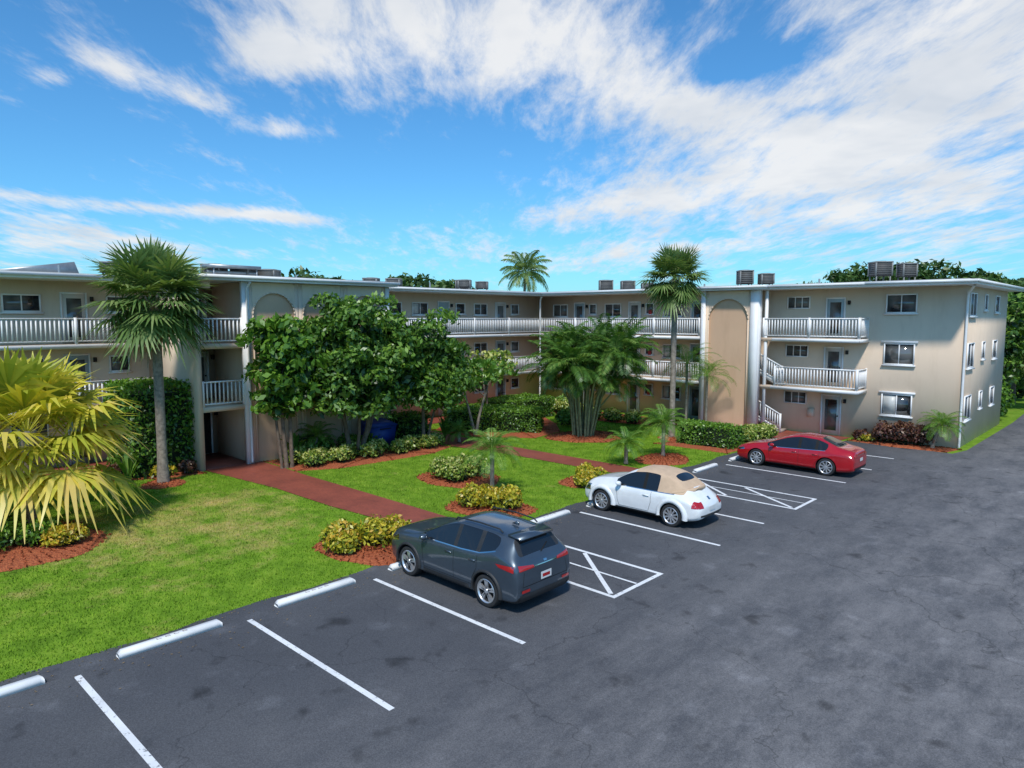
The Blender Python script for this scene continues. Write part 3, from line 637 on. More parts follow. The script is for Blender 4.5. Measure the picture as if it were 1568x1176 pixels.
def pygmy(x,y,H,L=1.0,n=26,mat=None,name='pygmy_date_palm',lean=(0,0),r=.08):
    g=MB(); pts=[(lean[0]*(i/5)**1.5,lean[1]*(i/5)**1.5,H*i/5) for i in range(6)]; g.tube(pts,[r*1.3,r,r*1.05,r,r*1.05,r],8,1); o=Vector(pts[-1])
    for i in range(n):
        t=(i+.5)/n; pin_frond(g,o,i*2.39996,math.radians(78-85*t),L*(.85+.3*rng.random()),0,22,L*.24,1.8,.35+.4*rng.random(),.016,.3)
    return g.obj(name,[G_palmb,M_bark],loc=(x,y,.05))
pygmy(-17.1,16.9,1.5,1.25,34); pygmy(-16.5,24.3,.8,1.0,30); pygmy(-16.1,26.6,1.5,1.3,32); pygmy(-7.95,37.2,1.1,1.15,32,lean=(.35,0)); pygmy(-27.3,16.0,.9,1.1)
pygmy(-19.3,34.2,3.6,1.9,24,name='christmas_palm',r=.07); pygmy(-18.3,34.6,3.0,1.7,22,name='christmas_palm',r=.07); pygmy(-25.5,22.9,.5,.9)
def coconut(x,y,H,L=3.2):
    g=MB(); pts=[(0.4*(i/8)**2,0,H*i/8) for i in range(9)]; g.tube(pts,[.2-.01*i for i in range(9)],8,1); o=Vector(pts[-1])
    for i in range(28):
        t=(i+.5)/28; pin_frond(g,o,i*2.39996,math.radians(82-105*t),L*(.85+.25*rng.random()),0,24,.8,1.5,.4+.5*rng.random(),.06,.6)
    g.obj('coconut_palm',[G_palm,M_bark],loc=(x,y,0))
coconut(-47.6,51.4,10.7,3.0)
def bgtree(x,y,H,r,leaf=.30,name='background_tree',mat=None):
    lobes=[(0,0,H-r*.7,r,r,r*.6)]+[(r*.7*math.cos(a),r*.7*math.sin(a),H-r*(.9+.5*rng.random()),r*.6,r*.6,r*.45) for a in rng.random(4)*6.28]
    tree(name,x,y,lobes,[((0,0,0),(0,0,H-r*1.2),.25)],leaf,mat or G_bg,8,M_barkd,blob=r*.24,inner=.3)
for a in ((-69,38.5,11.6,4.2),(-66,41,10.8,3.3),(-59,47.5,11.4,4.0),(-56.5,50,10.4,3.2),(-31,83,10.6,4),(-26,85.5,12.4,4.2),(-21,90,13.0,4.5),(-16,94,11.6,4.3),(-12,97,11.0,4),
   (-10.5,67,8.6,3.4),(-9.2,74,8.8,3.6),(-9.4,82,9.0,4),(-9,92,9.0,4),(-2.5,126,8,6),(6,124,8,6),(12,96,8,5),(20,84,8,5),(-100,15,9,6)): bgtree(*a)
tree('shade_tree',-8.4,56.2,[(0,0,6.6,1.7,2.2,1.6),(.3,.4,4.6,1.5,2.0,1.6),(-.2,-.3,3.0,1.2,1.6,1.2)],[((0,0,0),(0,0,4.5),.16)],.17,G_dark,30,blob=.6)
tree('shade_tree',-8.2,61.5,[(0,0,7.0,2.0,2.4,1.7),(.2,0,4.6,1.8,2.2,1.8)],[((0,0,0),(0,0,4.5),.16)],.2,G_bg,22,blob=.7)
coconut(-6.9,58.5,3.0,2.4)
for a in ((-7.9,50.5,1.6,1.0),(-8.0,52.8,2.2,1.2),(-8.2,64,3,1.4)): bush('background_shrub',a[0],a[1],a[3],a[2],G_hedge,.12,2500)
g=MB(); m=22000
ang=rng.random(m)*2*math.pi; dist=170+40*rng.random(m); hh=(rng.random(m)**.7)*(7+1.5*np.sin(ang*37)+1.2*np.sin(ang*83+1))
P=np.stack([-15+dist*np.cos(ang),30+dist*np.sin(ang),hh],1); leafmass(g,P,np.tile([0,0,1.],(m,1)),1.5,0,tint=np.clip(.25+hh/22,0,1),var=.4,asp=.8)
g.obj('distant_trees',[G_bg])

# ------------------------------------------------------------ bin, bench
g=MB(); m_blue=simple('bin_blue',(.015,.05,.26),.5,.1)
V=[(-.5,-.55,0.1),(.5,-.55,.1),(.5,.55,.1),(-.5,.55,.1),(-.6,-.65,1.1),(.6,-.65,1.1),(.6,.65,1.1),(-.6,.65,1.1)]
g.add(V,BOXF,0); g.box(-.64,.64,-.69,.69,1.08,1.14,0); g.add([(-.62,-.67,1.14),(.62,-.67,1.14),(.62,.67,1.14),(-.62,.67,1.14),(-.5,-.6,1.32),(.1,-.6,1.26),(.1,.6,1.26),(-.5,.6,1.32)],BOXF,0)
for i in (-1,1):
    for j in (-1,1): g.lathe([(.0,0),(.09,0),(.09,.05),(0,.05)],12,i*.4,j*.45,.09,1)
g.box(.6,.66,-.3,.3,.95,1.0,1)
g.obj('recycling_bin',[m_blue,M_dark],loc=(-27.3,19.3,0.02))
g=MB()
for k in range(4): g.box(-.5+k*.11,-.41+k*.11,-.6,.6,.43,.46)
for k in range(3): g.box(-.56,-.53,-.6,.6,.55+k*.12,.64+k*.12)
for y in (-.55,.55): g.box(-.56,-.52,y-.02,y+.02,0,.92);g.box(-.12,-.08,y-.02,y+.02,0,.44)
g.obj('patio_bench',[M_acd],loc=(-27.4,15.9,.08))

# ------------------------------------------------------------ cars
def carpaint(name,c,metal,rough=.28):
    m,nt,b=newmat(name); b.inputs['Metallic'].default_value=metal; b.inputs['Roughness'].default_value=rough
    b.inputs['Coat Weight'].default_value=1; b.inputs['Coat Roughness'].default_value=.03
    tc=N(nt,'ShaderNodeTexCoord').outputs['Object']
    nt.links.new(ramp(nt,noise(nt,3,4,.6,tc),[(.3,tuple(x*.93 for x in c)),(.7,tuple(x*1.05 for x in c))]),b.inputs['Base Color'])
    return m
M_cglass,_,b=newmat('car_glass'); b.inputs['Base Color'].default_value=(.012,.014,.016,1); b.inputs['Roughness'].default_value=.03; b.inputs['Coat Weight'].default_value=.5
M_tire=simple('tyre',(.022,.022,.023),.85,.2,8,objsp=True)
M_rim=simple('alloy',(.66,.67,.69),.3,.05,5,metal=.75,objsp=True)
M_plas=simple('black_plastic',(.025,.026,.028),.6,.15,6,objsp=True)
M_tail=simple('tail_light',(.42,.012,.012),.15,.1,9,coat=1,objsp=True)
M_plate=simple('license_plate',(.7,.7,.68),.4,.05,objsp=True)
M_seam=simple('door_seam',(.006,.006,.006),.8,objsp=True)
M_chrome=simple('chrome',(.7,.7,.7),.12,.03,metal=1,objsp=True)
M_roofc=simple('canvas_tan',(.58,.41,.27),.9,.08,6,bump=.3,bscale=200,objsp=True)
def ring(st):
    x,zb,zs,w,wb,zr,wr=st
    return [(0,zb),(w-.12,zb),(w-.03,zb+.07),(w,zb+.42*(zs-zb)),(w-.012,zs-.10 if zs-zb>.4 else zs-.05),(wb,zs),(wr,zs+(zr-zs)*.87),(wr-.13,zs+(zr-zs)*.985),(0,zr+.015)]
import bmesh
def car(name,loc,stations,paintm,fm,wheels,tr,trackw,details,rz=math.pi,arch=None,extra=None,spokes=5,tw=.22):
    root=empty(name,(loc[0],loc[1],0.008),rz)
    ns=len(stations); V=[];F=[];MI=[]
    for st in stations:
        h=ring(st)
        V+=[(st[0],y,z) for y,z in h]+[(st[0],-y,z) for y,z in h[1:8]]
    RN=16
    idx=list(range(0,9))+[15,14,13,12,11,10,9]
    for i in range(ns-1):
        for k in range(16):
            a=idx[k];b_=idx[(k+1)%16]; F.append([i*RN+a,(i+1)*RN+a,(i+1)*RN+b_,i*RN+b_]); row=k if k<8 else 15-k
            MI.append(fm(i,row))
    for e,s in ((0,1),(ns-1,-1)):
        o=e*RN
        for k in range(8):
            a=k;b_=k+1; a2=k if k==0 else 8+k; b2=b_ if b_==8 else 8+b_
            f=[o+a,o+b_]+([o+b2] if b2!=b_ else [])+([o+a2] if a2!=a else [])
            F.append(f if s>0 else f[::-1]); MI.append(0)
    me=D.meshes.new('body'); me.from_pydata(V,[],F)
    mats=[paintm,M_cglass,M_plas,M_roofc,M_seam]
    for m_ in mats: me.materials.append(m_)
    for p_,mi in zip(me.polygons,MI): p_.material_index=mi; p_.use_smooth=True
    bm=bmesh.new(); bm.from_mesh(me); bmesh.ops.recalc_face_normals(bm,faces=bm.faces)
    cl=bm.edges.layers.float.get('crease_edge') or bm.edges.layers.float.new('crease_edge')
    for e in bm.edges:
        if len(e.link_faces)==2:
            a,b_=e.link_faces
            if a.material_index!=b_.material_index: e[cl]=.75
            elif e.calc_face_angle(0)>.6: e[cl]=.35
    bm.to_mesh(me); bm.free()
    ob=D.objects.new('body',me); SC.collection.objects.link(ob)
    sub=ob.modifiers.new('s','SUBSURF'); sub.levels=3; sub.render_levels=3
    c=MB(); R_=tr+.055
    for (wx) in wheels:
        for sg in (-1,1):
            n=40; ya,yb=sg*(trackw-tw-.12),sg*1.3
            Vv=[(wx+R_*math.cos(2*math.pi*k/n),yy,tr+R_*math.sin(2*math.pi*k/n)) for yy in (ya,yb) for k in range(n)]
            c.add(Vv,[[k,(k+1)%n,n+(k+1)%n,n+k][::(-1 if sg>0 else 1)] for k in range(n)],2)
            c.add(Vv[:n],[list(range(n))[::(1 if sg>0 else -1)]],2); c.add(Vv[n:],[list(range(n))[::(-1 if sg>0 else 1)]],2)
    co=c.obj('cut',mats); bm=bmesh.new(); bm.from_mesh(co.data); bmesh.ops.remove_doubles(bm,verts=bm.verts,dist=1e-5); bmesh.ops.recalc_face_normals(bm,faces=bm.faces); bm.to_mesh(co.data); bm.free()
    bo=ob.modifiers.new('b','BOOLEAN'); bo.operation='DIFFERENCE'; bo.object=co; bo.solver='EXACT'
    bpy.context.view_layer.update(); dg=bpy.context.evaluated_depsgraph_get(); ev=ob.evaluated_get(dg); nm=D.meshes.new_from_object(ev)
    ob.modifiers.clear(); ob.data=nm; D.objects.remove(co); ob.parent=root
    for p_ in nm.polygons: p_.use_smooth=True
    try: nm.set_sharp_from_angle(angle=math.radians(38))
    except Exception: pass
    bm=bmesh.new(); bm.from_mesh(nm); bvh=BVHTree.FromBMesh(bm); bm.free()
    X=MB()
    def patch(ax,sg,q,m,nu=6,nv=4,offs=.005):
        V=[]
        for i in range(nu+1):
            for j in range(nv+1):
                s_=i/nu;t_=j/nv
                a=(1-s_)*((1-t_)*q[0][0]+t_*q[3][0])+s_*((1-t_)*q[1][0]+t_*q[2][0]); z=(1-s_)*((1-t_)*q[0][1]+t_*q[3][1])+s_*((1-t_)*q[1][1]+t_*q[2][1])
                if ax=='y': o=Vector((a,sg*3,z));d=Vector((0,-sg,0))
                else: o=Vector((sg*4,a,z));d=Vector((-sg,0,0))
                h=bvh.ray_cast(o,d)
                if h[0] is None: V.append(V[-1] if V else tuple(o+d*3)); continue
                V.append(tuple(h[0]-d*offs))
        F=[[i*(nv+1)+j,(i+1)*(nv+1)+j,(i+1)*(nv+1)+j+1,i*(nv+1)+j+1] for i in range(nu) for j in range(nv)]
        X.add(V,F,m)
    def seam(ax,sg,pts,w=.010,m=0):
        for a,b_ in zip(pts[:-1],pts[1:]):
            dx,dz=b_[0]-a[0],b_[1]-a[1];L=math.hypot(dx,dz); nx,nz=-dz/L*w/2,dx/L*w/2
            patch(ax,sg,[(a[0]-nx,a[1]-nz),(b_[0]-nx,b_[1]-nz),(b_[0]+nx,b_[1]+nz),(a[0]+nx,a[1]+nz)],m,max(2,int(L/.06)),1,.003)
    details(X,patch,seam,bvh)
    X.obj('trim_and_lights',[M_seam,M_tail,M_plate,M_plas,M_chrome,paintm,M_cglass,M_rim,M_roofc],True,root)
    for wx in wheels:
        for sg in (-1,1):
            w=MB(); yo=trackw
            w.lathe([(tr*.62,-tw),(tr*.93,-tw),(tr,-tw+.03),(tr,-.035),(tr*.95,-.005),(tr*.86,.004),(tr*.72,-.004),(tr*.69,-.015)],40,0,0,0,0)
            w.lathe([(tr*.70,-.006),(tr*.67,-.012),(tr*.63,-.05),(tr*.60,-.12),(.0,-.12)],40,0,0,0,2)
            w.lathe([(tr*.74,-.001),(tr*.71,.006),(tr*.67,-.002),(tr*.64,-.03)],40,0,0,0,1)
            w.lathe([(0,.0),(tr*.13,-.002),(tr*.17,-.02),(tr*.17,-.08)],20,0,0,0,1)
            for k in range(spokes):
                a=2*math.pi*k/spokes+.3
                for da in ((-.15,.15) if spokes<8 else (0,)):
                    r0,r1=tr*.12,tr*.68; a1=a+da; wd=.026
                    def P_(r,an,o,y): return (r*math.cos(an)-o*math.sin(an),y,r*math.sin(an)+o*math.cos(an))
                    Vv=[P_(r0,a,-wd*.8,-.012),P_(r0,a,wd*.8,-.012),P_(r1,a1,wd,-.012),P_(r1,a1,-wd,-.012),P_(r0,a,-wd*.8,-.06),P_(r0,a,wd*.8,-.06),P_(r1,a1,wd,-.06),P_(r1,a1,-wd,-.06)]
                    w.add(Vv,BOXF,1)
            o=w.obj('wheel',[M_tire,M_rim,M_plas],True,root); o.location=(wx,sg*yo,tr); o.rotation_euler=(0,0,0 if sg>0 else math.pi)
            try: o.data.set_sharp_from_angle(angle=math.radians(40))
            except Exception: pass
            if arch:
                n=18; Vv=[]
                for k in range(n+1):
                    an=math.radians(-8+196*k/n)
                    for rr_,yy in ((R_-.005,arch[0]-.03),(R_-.005,arch[0]+.012),(R_+arch[1]*.5,arch[0]+.018),(R_+arch[1],arch[0]-.012),(R_+arch[1]*1.15,arch[0]-.07)):
                        Vv.append((wx+rr_*math.cos(an),sg*yy,tr+rr_*math.sin(an)))
                am=MB(); am.add(Vv,[[k*5+j,(k+1)*5+j,(k+1)*5+j+1,k*5+j+1] for k in range(n) for j in range(4)]); am.obj('wheel_arch',[arch[2]],True,root)
    g=MB()
    for sg in (-1,1):
        mx,mz,my=details.mirror
        Vv=[]
        for i in range(7):
            t=i/6; s_=math.sin(math.pi*(.12+.76*t)); 
            for k in range(10):
                a=2*math.pi*k/10; Vv.append((mx+.075*s_*math.cos(a)+(.03 if math.cos(a)>0 else 0),sg*(my+.20*t-.02),mz+.075*s_*math.sin(a)))
        g.add(Vv,[[i*10+k,i*10+(k+1)%10,(i+1)*10+(k+1)%10,(i+1)*10+k] for i in range(6) for k in range(10)],0)
        g.add(Vv[-10:],[list(range(10))],0); g.add(Vv[:10],[list(range(10))],0)
        g.beam((mx,sg*(my-.1),mz-.05),(mx,sg*(my+.05),mz-.03),.06,.03,1)
    g.obj('mirrors',[paintm,M_plas],True,root)
    return root
P_suv=carpaint('paint_bluegrey',(.065,.090,.118),.5,.32)
SUV=[(2.22,.36,.68,.66,.58,.80,.46),(2.16,.25,.86,.82,.72,.96,.60),(1.90,.21,.95,.90,.81,1.04,.68),(1.4,.20,1.0,.93,.85,1.09,.73),(.92,.20,1.04,.93,.865,1.14,.77),
 (.48,.20,1.06,.93,.87,1.38,.70),(.02,.20,1.07,.93,.87,1.595,.64),(-.24,.20,1.08,.93,.87,1.64,.63),(-.34,.20,1.085,.93,.87,1.645,.63),(-.98,.20,1.12,.93,.865,1.635,.615),(-1.08,.20,1.135,.93,.86,1.63,.61),(-1.60,.20,1.27,.925,.845,1.59,.60),(-1.82,.22,1.27,.92,.83,1.55,.59),(-2.08,.24,1.16,.91,.82,1.20,.68),(-2.18,.28,1.06,.89,.80,1.10,.68),(-2.24,.38,.92,.84,.76,.98,.64)]
def fm_suv(i,r):
    if r==5 and 4<=i<=10 and i not in (7,9): return 1
    if r==5 and i in (7,9): return 2
    if r==7 and i in (4,5): return 1
    if r==7 and i==12: return 1
    if r==6 and i==12: return 2
    if r in(0,1): return 2
    return 0
def d_suv(X,patch,seam,bvh):
    for sg in (1,-1):
        seam('y',sg,[(.84,1.0),(.78,.6),(.76,.40)]); seam('y',sg,[(-.29,1.04),(-.29,.40)]); seam('y',sg,[(-1.04,1.08),(-1.04,.80),(-.90,.55),(-.88,.42)]); seam('y',sg,[(.76,.40),(-.88,.40)])
        patch('y',sg,[(.93,.21),(-.93,.21),(-.93,.37),(.93,.37)],3,12,3,.008)
        patch('y',sg,[(-1.72,.98),(-2.13,.94),(-2.12,1.07),(-1.62,1.04)],1,7,3,.008)
        patch('y',sg,[(1.72,.80),(2.08,.72),(2.10,.80),(1.80,.92)],4,6,3,.006)
        seam('y',sg,[(.80,1.065),(-.5,1.095),(-1.08,1.135),(-1.55,1.265)],.022,4)
        for hx in (-.12,-.90): 
            h=bvh.ray_cast(Vector((hx,sg*3,.95)),Vector((0,-sg,0)))[0]; X.box(hx-.10,hx+.10,h.y-.01,h.y+sg*.028,.935,.965,5)
        X.tube([(-.02,sg*.57,1.59),(-.08,sg*.575,1.66),(-.8,sg*.57,1.685),(-1.4,sg*.55,1.66),(-1.5,sg*.55,1.60)],.018,6,3)
        patch('x',-1,[(sg*.36,.975),(sg*.80,.96),(sg*.79,1.08),(sg*.38,1.03)],1,6,3,.008)
        patch('x',-1,[(sg*.52,.50),(sg*.76,.50),(sg*.76,.56),(sg*.52,.56)],1,4,2,.02)
    patch('x',-1,[(-.80,.28),(.80,.28),(.80,.46),(-.80,.46)],3,12,4,.010)
    patch('x',-1,[(-.17,.66),(.17,.66),(.17,.82),(-.17,.82)],2,3,3,.016)
    patch('x',-1,[(-.12,.70),(.12,.70),(.12,.77),(-.12,.77)],1,3,2,.019)
    seam('x',-1,[(-.72,.62),(.72,.62)],.014); seam('x',-1,[(-.72,.60),(-.66,.92)],.010); seam('x',-1,[(.72,.60),(.66,.92)],.010); seam('x',-1,[(-.36,.995),(.36,.995)],.018,4); patch('x',-1,[(-.05,1.03),(.05,1.03),(.05,1.07),(-.05,1.07)],4,3,3,.01)
    X.add([(-1.66,-.56,1.60),(-1.66,.56,1.60),(-2.0,.52,1.54),(-2.0,-.52,1.54),(-1.66,-.56,1.55),(-1.66,.56,1.55),(-2.0,.52,1.51),(-2.0,-.52,1.51)],BOXF,5)
    X.beam((-2.10,.0,1.20),(-2.0,-.30,1.32),.02,.015,0); X.add([(-1.25,-.02,1.645),(-1.25,.02,1.645),(-1.4,.012,1.72),(-1.4,-.012,1.72),(-1.45,-.02,1.63),(-1.45,.02,1.63),(-1.44,.01,1.71),(-1.44,-.01,1.71)],BOXF,5)
d_suv.mirror=(.66,1.12,.90)
car('suv_car',(-11.66,10.92),SUV,P_suv,fm_suv,(1.335,-1.335),.36,.92,d_suv,arch=(.938,.05,M_plas))
P_wh=carpaint('paint_white',(.84,.85,.84),0,.3)
BT=[(2.14,.36,.60,.60,.48,.68,.38),(2.05,.26,.74,.74,.58,.84,.46),(1.80,.22,.84,.83,.64,.97,.50),(1.3,.20,.90,.885,.68,1.07,.54),(.80,.20,.93,.885,.76,1.12,.64),
 (.46,.20,.94,.88,.79,1.36,.62),(.16,.20,.945,.88,.80,1.48,.585),(-.22,.20,.95,.88,.80,1.535,.57),(-.32,.20,.95,.88,.80,1.54,.57),(-.75,.20,.96,.885,.80,1.525,.565),(-1.08,.20,.97,.89,.78,1.45,.56),(-1.38,.20,.97,.89,.74,1.29,.55),(-1.60,.22,.96,.88,.70,1.12,.54),(-1.88,.25,.90,.84,.62,.96,.46),(-2.07,.30,.74,.74,.52,.80,.38),(-2.15,.38,.60,.60,.44,.64,.32)]
def fm_bt(i,r):
    if r==5 and 4<=i<=8 and i!=7: return 1
    if r==5 and i==7: return 4
    if r==7 and i in (4,5): return 1
    if r==7 and i==10: return 1
    if r in (5,6,7) and 6<=i<=11: return 3
    if r==0: return 2
    return 0
def d_bt(X,patch,seam,bvh):
    for sg in (1,-1):
        seam('y',sg,[(.70,.92),(.66,.5),(.60,.32)]); seam('y',sg,[(-.55,.93),(-.55,.6),(-.47,.36)]); seam('y',sg,[(.6,.32),(-.47,.32)])
        seam('y',sg,[(.80,.945),(-1.3,.965)],.022,4)
        h=bvh.ray_cast(Vector((-.38,sg*3,.80)),Vector((0,-sg,0)))[0]; X.box(-.48,-.28,h.y-.01,h.y+sg*.028,.785,.815,5)
        patch('y',sg,[(-1.90,.66),(-2.08,.64),(-2.06,.78),(-1.90,.84)],1,5,4,.01)
        patch('x',-1,[(sg*.46,.64),(sg*.66,.64),(sg*.62,.80),(sg*.46,.82)],1,5,4,.01)
        patch('y',sg,[(1.74,.62),(1.98,.60),(1.97,.76),(1.77,.80)],4,5,4,.01)
        patch('y',sg,[(.88,.21),(-.88,.21),(-.88,.29),(.88,.29)],3,12,2,.012)
    patch('x',-1,[(-.17,.52),(.17,.52),(.17,.65),(-.17,.65)],2,3,3,.016); patch('x',-1,[(-.62,.38),(.62,.38),(.62,.44),(-.62,.44)],3,10,2,.012)
    patch('x',-1,[(-.05,.82),(.05,.82),(.05,.90),(-.05,.90)],4,3,3,.012)
    X.tube([(-1.22,-.74,.99),(-1.50,-.60,1.06),(-1.68,-.3,1.09),(-1.73,0,1.10),(-1.68,.3,1.09),(-1.50,.60,1.06),(-1.22,.74,.99)],[.04,.06,.07,.07,.07,.06,.04],8,8)
d_bt.mirror=(.58,1.02,.84)
car('convertible_car',(-11.75,18.70),BT,P_wh,fm_bt,(1.27,-1.27),.34,.90,d_bt,arch=(.905,.12,P_wh),spokes=10)
P_rd=carpaint('paint_red',(.52,.008,.016),.25,.25)
SD=[(2.43,.34,.54,.60,.50,.60,.42),(2.32,.24,.66,.80,.68,.74,.56),(1.95,.19,.75,.89,.79,.87,.66),(1.45,.18,.82,.915,.83,.96,.71),(1.0,.18,.87,.92,.845,1.03,.75),
 (.55,.18,.89,.92,.85,1.24,.70),(.08,.18,.91,.92,.85,1.42,.625),(-.28,.18,.92,.92,.85,1.47,.61),(-.38,.18,.92,.92,.85,1.475,.61),(-.95,.18,.95,.92,.845,1.43,.60),(-1.05,.18,.955,.92,.84,1.41,.60),(-1.42,.18,.97,.92,.83,1.27,.63),(-1.80,.19,.985,.915,.82,1.11,.69),(-2.18,.22,.97,.88,.78,1.07,.66),(-2.38,.27,.90,.83,.72,1.00,.60),(-2.43,.36,.80,.76,.66,.88,.54)]
def fm_sd(i,r):
    if r==5 and 4<=i<=10 and i not in (7,9): return 1
    if r==5 and i in (7,9): return 4
    if r==7 and i in (4,5): return 1
    if r==7 and i in (10,11): return 1
    if r==0: return 2
    return 0
def d_sd(X,patch,seam,bvh):
    for sg in (1,-1):
        seam('y',sg,[(.92,.84),(.86,.5),(.82,.28)]); seam('y',sg,[(-.33,.90),(-.33,.28)]); seam('y',sg,[(-1.15,.92),(-1.12,.65),(-.98,.45),(-.94,.28)]); seam('y',sg,[(.82,.28),(-.94,.28)])
        seam('y',sg,[(.9,.885),(-1.35,.975)],.02,4)
        for hx in (-.17,-.98): 
            h=bvh.ray_cast(Vector((hx,sg*3,.80)),Vector((0,-sg,0)))[0]; X.box(hx-.10,hx+.10,h.y-.01,h.y+sg*.028,.785,.812,5)
        patch('y',sg,[(-2.0,.86),(-2.33,.83),(-2.33,.93),(-2.10,.95)],1,5,3,.008); patch('x',-1,[(sg*.42,.82),(sg*.72,.80),(sg*.70,.90),(sg*.42,.90)],1,5,3,.01)
        patch('y',sg,[(1.95,.64),(2.28,.58),(2.28,.66),(2.0,.72)],4,5,3,.006)
        patch('y',sg,[(1.02,.19),(-1.02,.19),(-1.02,.24),(1.02,.24)],3,12,2,.01)
    patch('x',-1,[(-.17,.62),(.17,.62),(.17,.75),(-.17,.75)],2,3,3,.016); patch('x',-1,[(-.66,.28),(.66,.28),(.66,.40),(-.66,.40)],3,10,2,.012); seam('x',-1,[(-.40,.87),(.40,.87)],.02,4)
d_sd.mirror=(.72,.98,.88)
car('sedan_car',(-11.0,28.82),SD,P_rd,fm_sd,(1.415,-1.415),.345,.905,d_sd,spokes=9)

# ------------------------------------------------------------ sun, sky, camera
to_sun=Vector((.60,-.80,0)).normalized(); EL=math.radians(54)
ts=Vector((to_sun.x*math.cos(EL),to_sun.y*math.cos(EL),math.sin(EL)))
L=D.lights.new('sun','SUN'); L.energy=3.3; L.angle=math.radians(5); L.color=(1,.95,.88)
lo=D.objects.new('sun',L); SC.collection.objects.link(lo); lo.rotation_euler=ts.to_track_quat('Z','Y').to_euler(); lo.location=(0,0,60)
w=D.worlds.new('World'); SC.world=w; w.use_nodes=True; nt=w.node_tree; bg=nt.nodes['Background']
sky=N(nt,'ShaderNodeTexSky',sky_type='NISHITA'); sky.sun_disc=False; sky.sun_elevation=EL; sky.sun_rotation=math.atan2(ts.x,ts.y); sky.ozone_density=2; sky.dust_density=.6
tc=N(nt,'ShaderNodeTexCoord').outputs['Generated']
def MA(op,*a):
    n=N(nt,'ShaderNodeMath',operation=op)
    for i,v in enumerate(a):
        if isinstance(v,(int,float)): n.inputs[i].default_value=v
        else: nt.links.new(v,n.inputs[i])
    return n.outputs[0]
sp=N(nt,'ShaderNodeSeparateXYZ'); nt.links.new(tc,sp.inputs[0]); dx_,dy_,dz_=sp.outputs
fa_=MA('ADD',MA('MULTIPLY',dx_,-.6904),MA('MULTIPLY',dy_,.7234)); ra_=MA('ADD',MA('MULTIPLY',dx_,.7234),MA('MULTIPLY',dy_,.6904))
az=MA('ARCTAN2',ra_,fa_); el=MA('ARCSINE',dz_)
den=MA('ADD',MA('MAXIMUM',dz_,0.0),.10)
cv=N(nt,'ShaderNodeCombineXYZ'); nt.links.new(MA('DIVIDE',fa_,den),cv.inputs[0]); nt.links.new(MA('DIVIDE',ra_,den),cv.inputs[1])
ae=N(nt,'ShaderNodeCombineXYZ'); nt.links.new(az,ae.inputs[0]); nt.links.new(el,ae.inputs[1])
def wn(scale,detail,rough,sc=(1,1,1),rot=0,dist=0,loc=(0,0,0)):
    mp=N(nt,'ShaderNodeMapping'); mp.inputs['Scale'].default_value=sc; mp.inputs['Rotation'].default_value=(0,0,rot); mp.inputs['Location'].default_value=loc
    nt.links.new(cv.outputs[0],mp.inputs[0]); n=N(nt,'ShaderNodeTexNoise'); n.inputs['Scale'].default_value=scale; n.inputs['Detail'].default_value=detail; n.inputs['Roughness'].default_value=rough; n.inputs['Distortion'].default_value=dist
    nt.links.new(mp.outputs[0],n.inputs['Vector']); return n.outputs['Fac']
n1=wn(.9,5,.6,(.8,1.3,1),.4,.5); n2=wn(4.2,6,.7,(.55,1.6,1),.5,.2,(3,1,0))
nn=MA('ADD',MA('MULTIPLY',n1,.5),MA('MULTIPLY',n2,.5))
bl=None
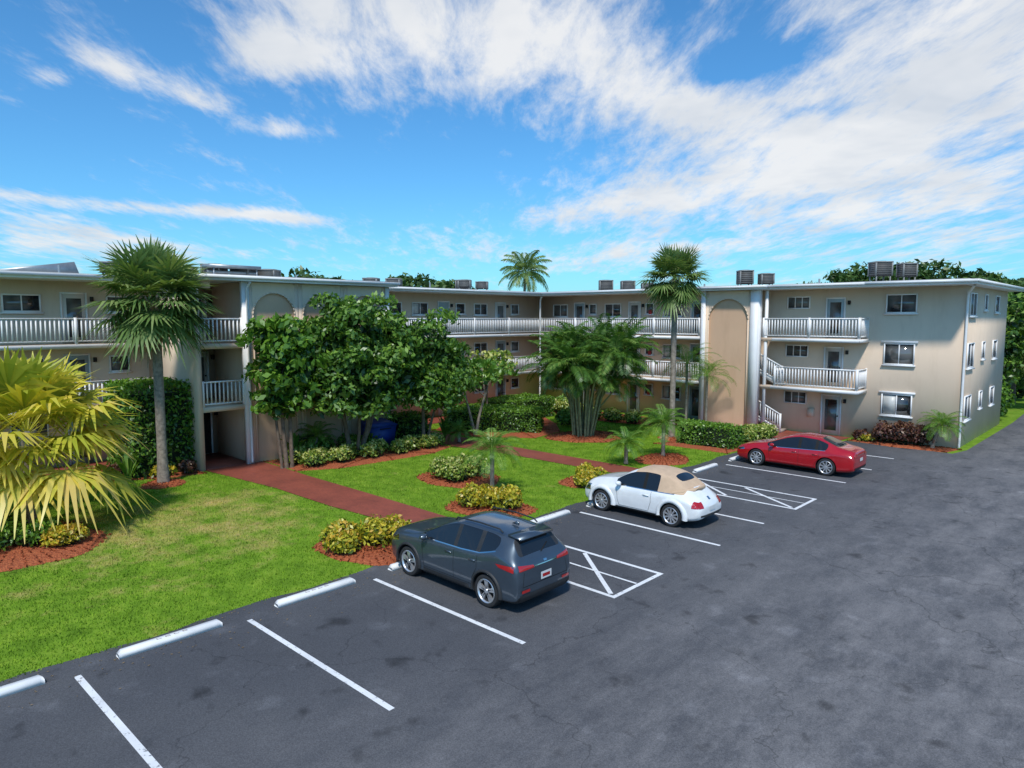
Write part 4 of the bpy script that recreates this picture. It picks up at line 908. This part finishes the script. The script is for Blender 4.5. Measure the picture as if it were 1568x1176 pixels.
for (az0,el0,ra,re,an,amp) in ((-5.1,22.5,21,4.6,13,.20),(29.2,12.9,19.5,7.5,-8,.19),(31.2,18.9,13,4.8,5,.15),(11.5,16.7,9,2.4,15,.13),(-18.4,19.0,3.8,1.5,0,.19),(-28.1,16.8,3.6,.9,10,.18),(-18.4,14.0,4,1,0,.20),(-24,15.6,2.6,.85,10,.17),(-30.8,7.9,6.8,.5,2,.20),(-19.8,7.8,5.5,.45,3,.22),(11.5,9.1,13.5,1.6,-8,.12),(-32.3,5.7,6.5,1.5,0,.14),(18,18.6,4.4,1.3,0,-.22),(22.7,14.9,2.9,.65,0,-.12),(-31.9,12,11,3.2,0,-.08),(-11.9,10.8,11.6,3,0,-.07),(-33,19.5,5,2.5,0,-.03),(16.5,5.2,25,1.2,0,.08),(-32.7,15.6,1.4,.6,0,.14),(-26.6,4.7,4.2,.85,0,.12)):
    a0,e0,sx,sy=map(math.radians,(az0,el0,ra,re))
    mp=N(nt,'ShaderNodeMapping',vector_type='TEXTURE'); mp.inputs['Location'].default_value=(a0,e0,0); mp.inputs['Rotation'].default_value=(0,0,math.radians(-an)); mp.inputs['Scale'].default_value=(sx,sy,1)
    nt.links.new(ae.outputs[0],mp.inputs[0]); dt=N(nt,'ShaderNodeVectorMath',operation='DOT_PRODUCT'); nt.links.new(mp.outputs[0],dt.inputs[0]); nt.links.new(mp.outputs[0],dt.inputs[1])
    q=MA('POWER',.36788,dt.outputs['Value'])
    bl=MA('MULTIPLY',q,amp) if bl is None else MA('MULTIPLY_ADD',q,amp,bl)
dn=MA('ADD',nn,bl)
mr=N(nt,'ShaderNodeMapRange',interpolation_type='SMOOTHSTEP'); mr.inputs[1].default_value=.50; mr.inputs[2].default_value=.75; nt.links.new(dn,mr.inputs[0])
cl=MA('MULTIPLY',mr.outputs[0],.94)
skyc=mixc(nt,1.0,sky.outputs[0],(.38,.82,1.10),'MULTIPLY')
shade=wn(1.7,4,.6,(1,1,1),.2,.2,(7,2,0))
cc=ramp(nt,shade,[(.3,(4.5,4.8,5.2)),(.62,(5.9,5.95,6.0))])
fin=mixc(nt,cl,skyc,cc)
nt.links.new(fin,bg.inputs[0]); bg.inputs[1].default_value=.15
cam=D.cameras.new('camera'); co=D.objects.new('camera',cam); SC.collection.objects.link(co); SC.camera=co
cam.sensor_width=36; cam.lens=1060/1568*36; cam.clip_end=4000; cam.clip_start=.1
co.location=(0,0,6.2)
pt=math.asin(.0948); d=Vector((-.6904*math.cos(pt),.7234*math.cos(pt),-math.sin(pt))); co.rotation_euler=d.to_track_quat('-Z','Y').to_euler()
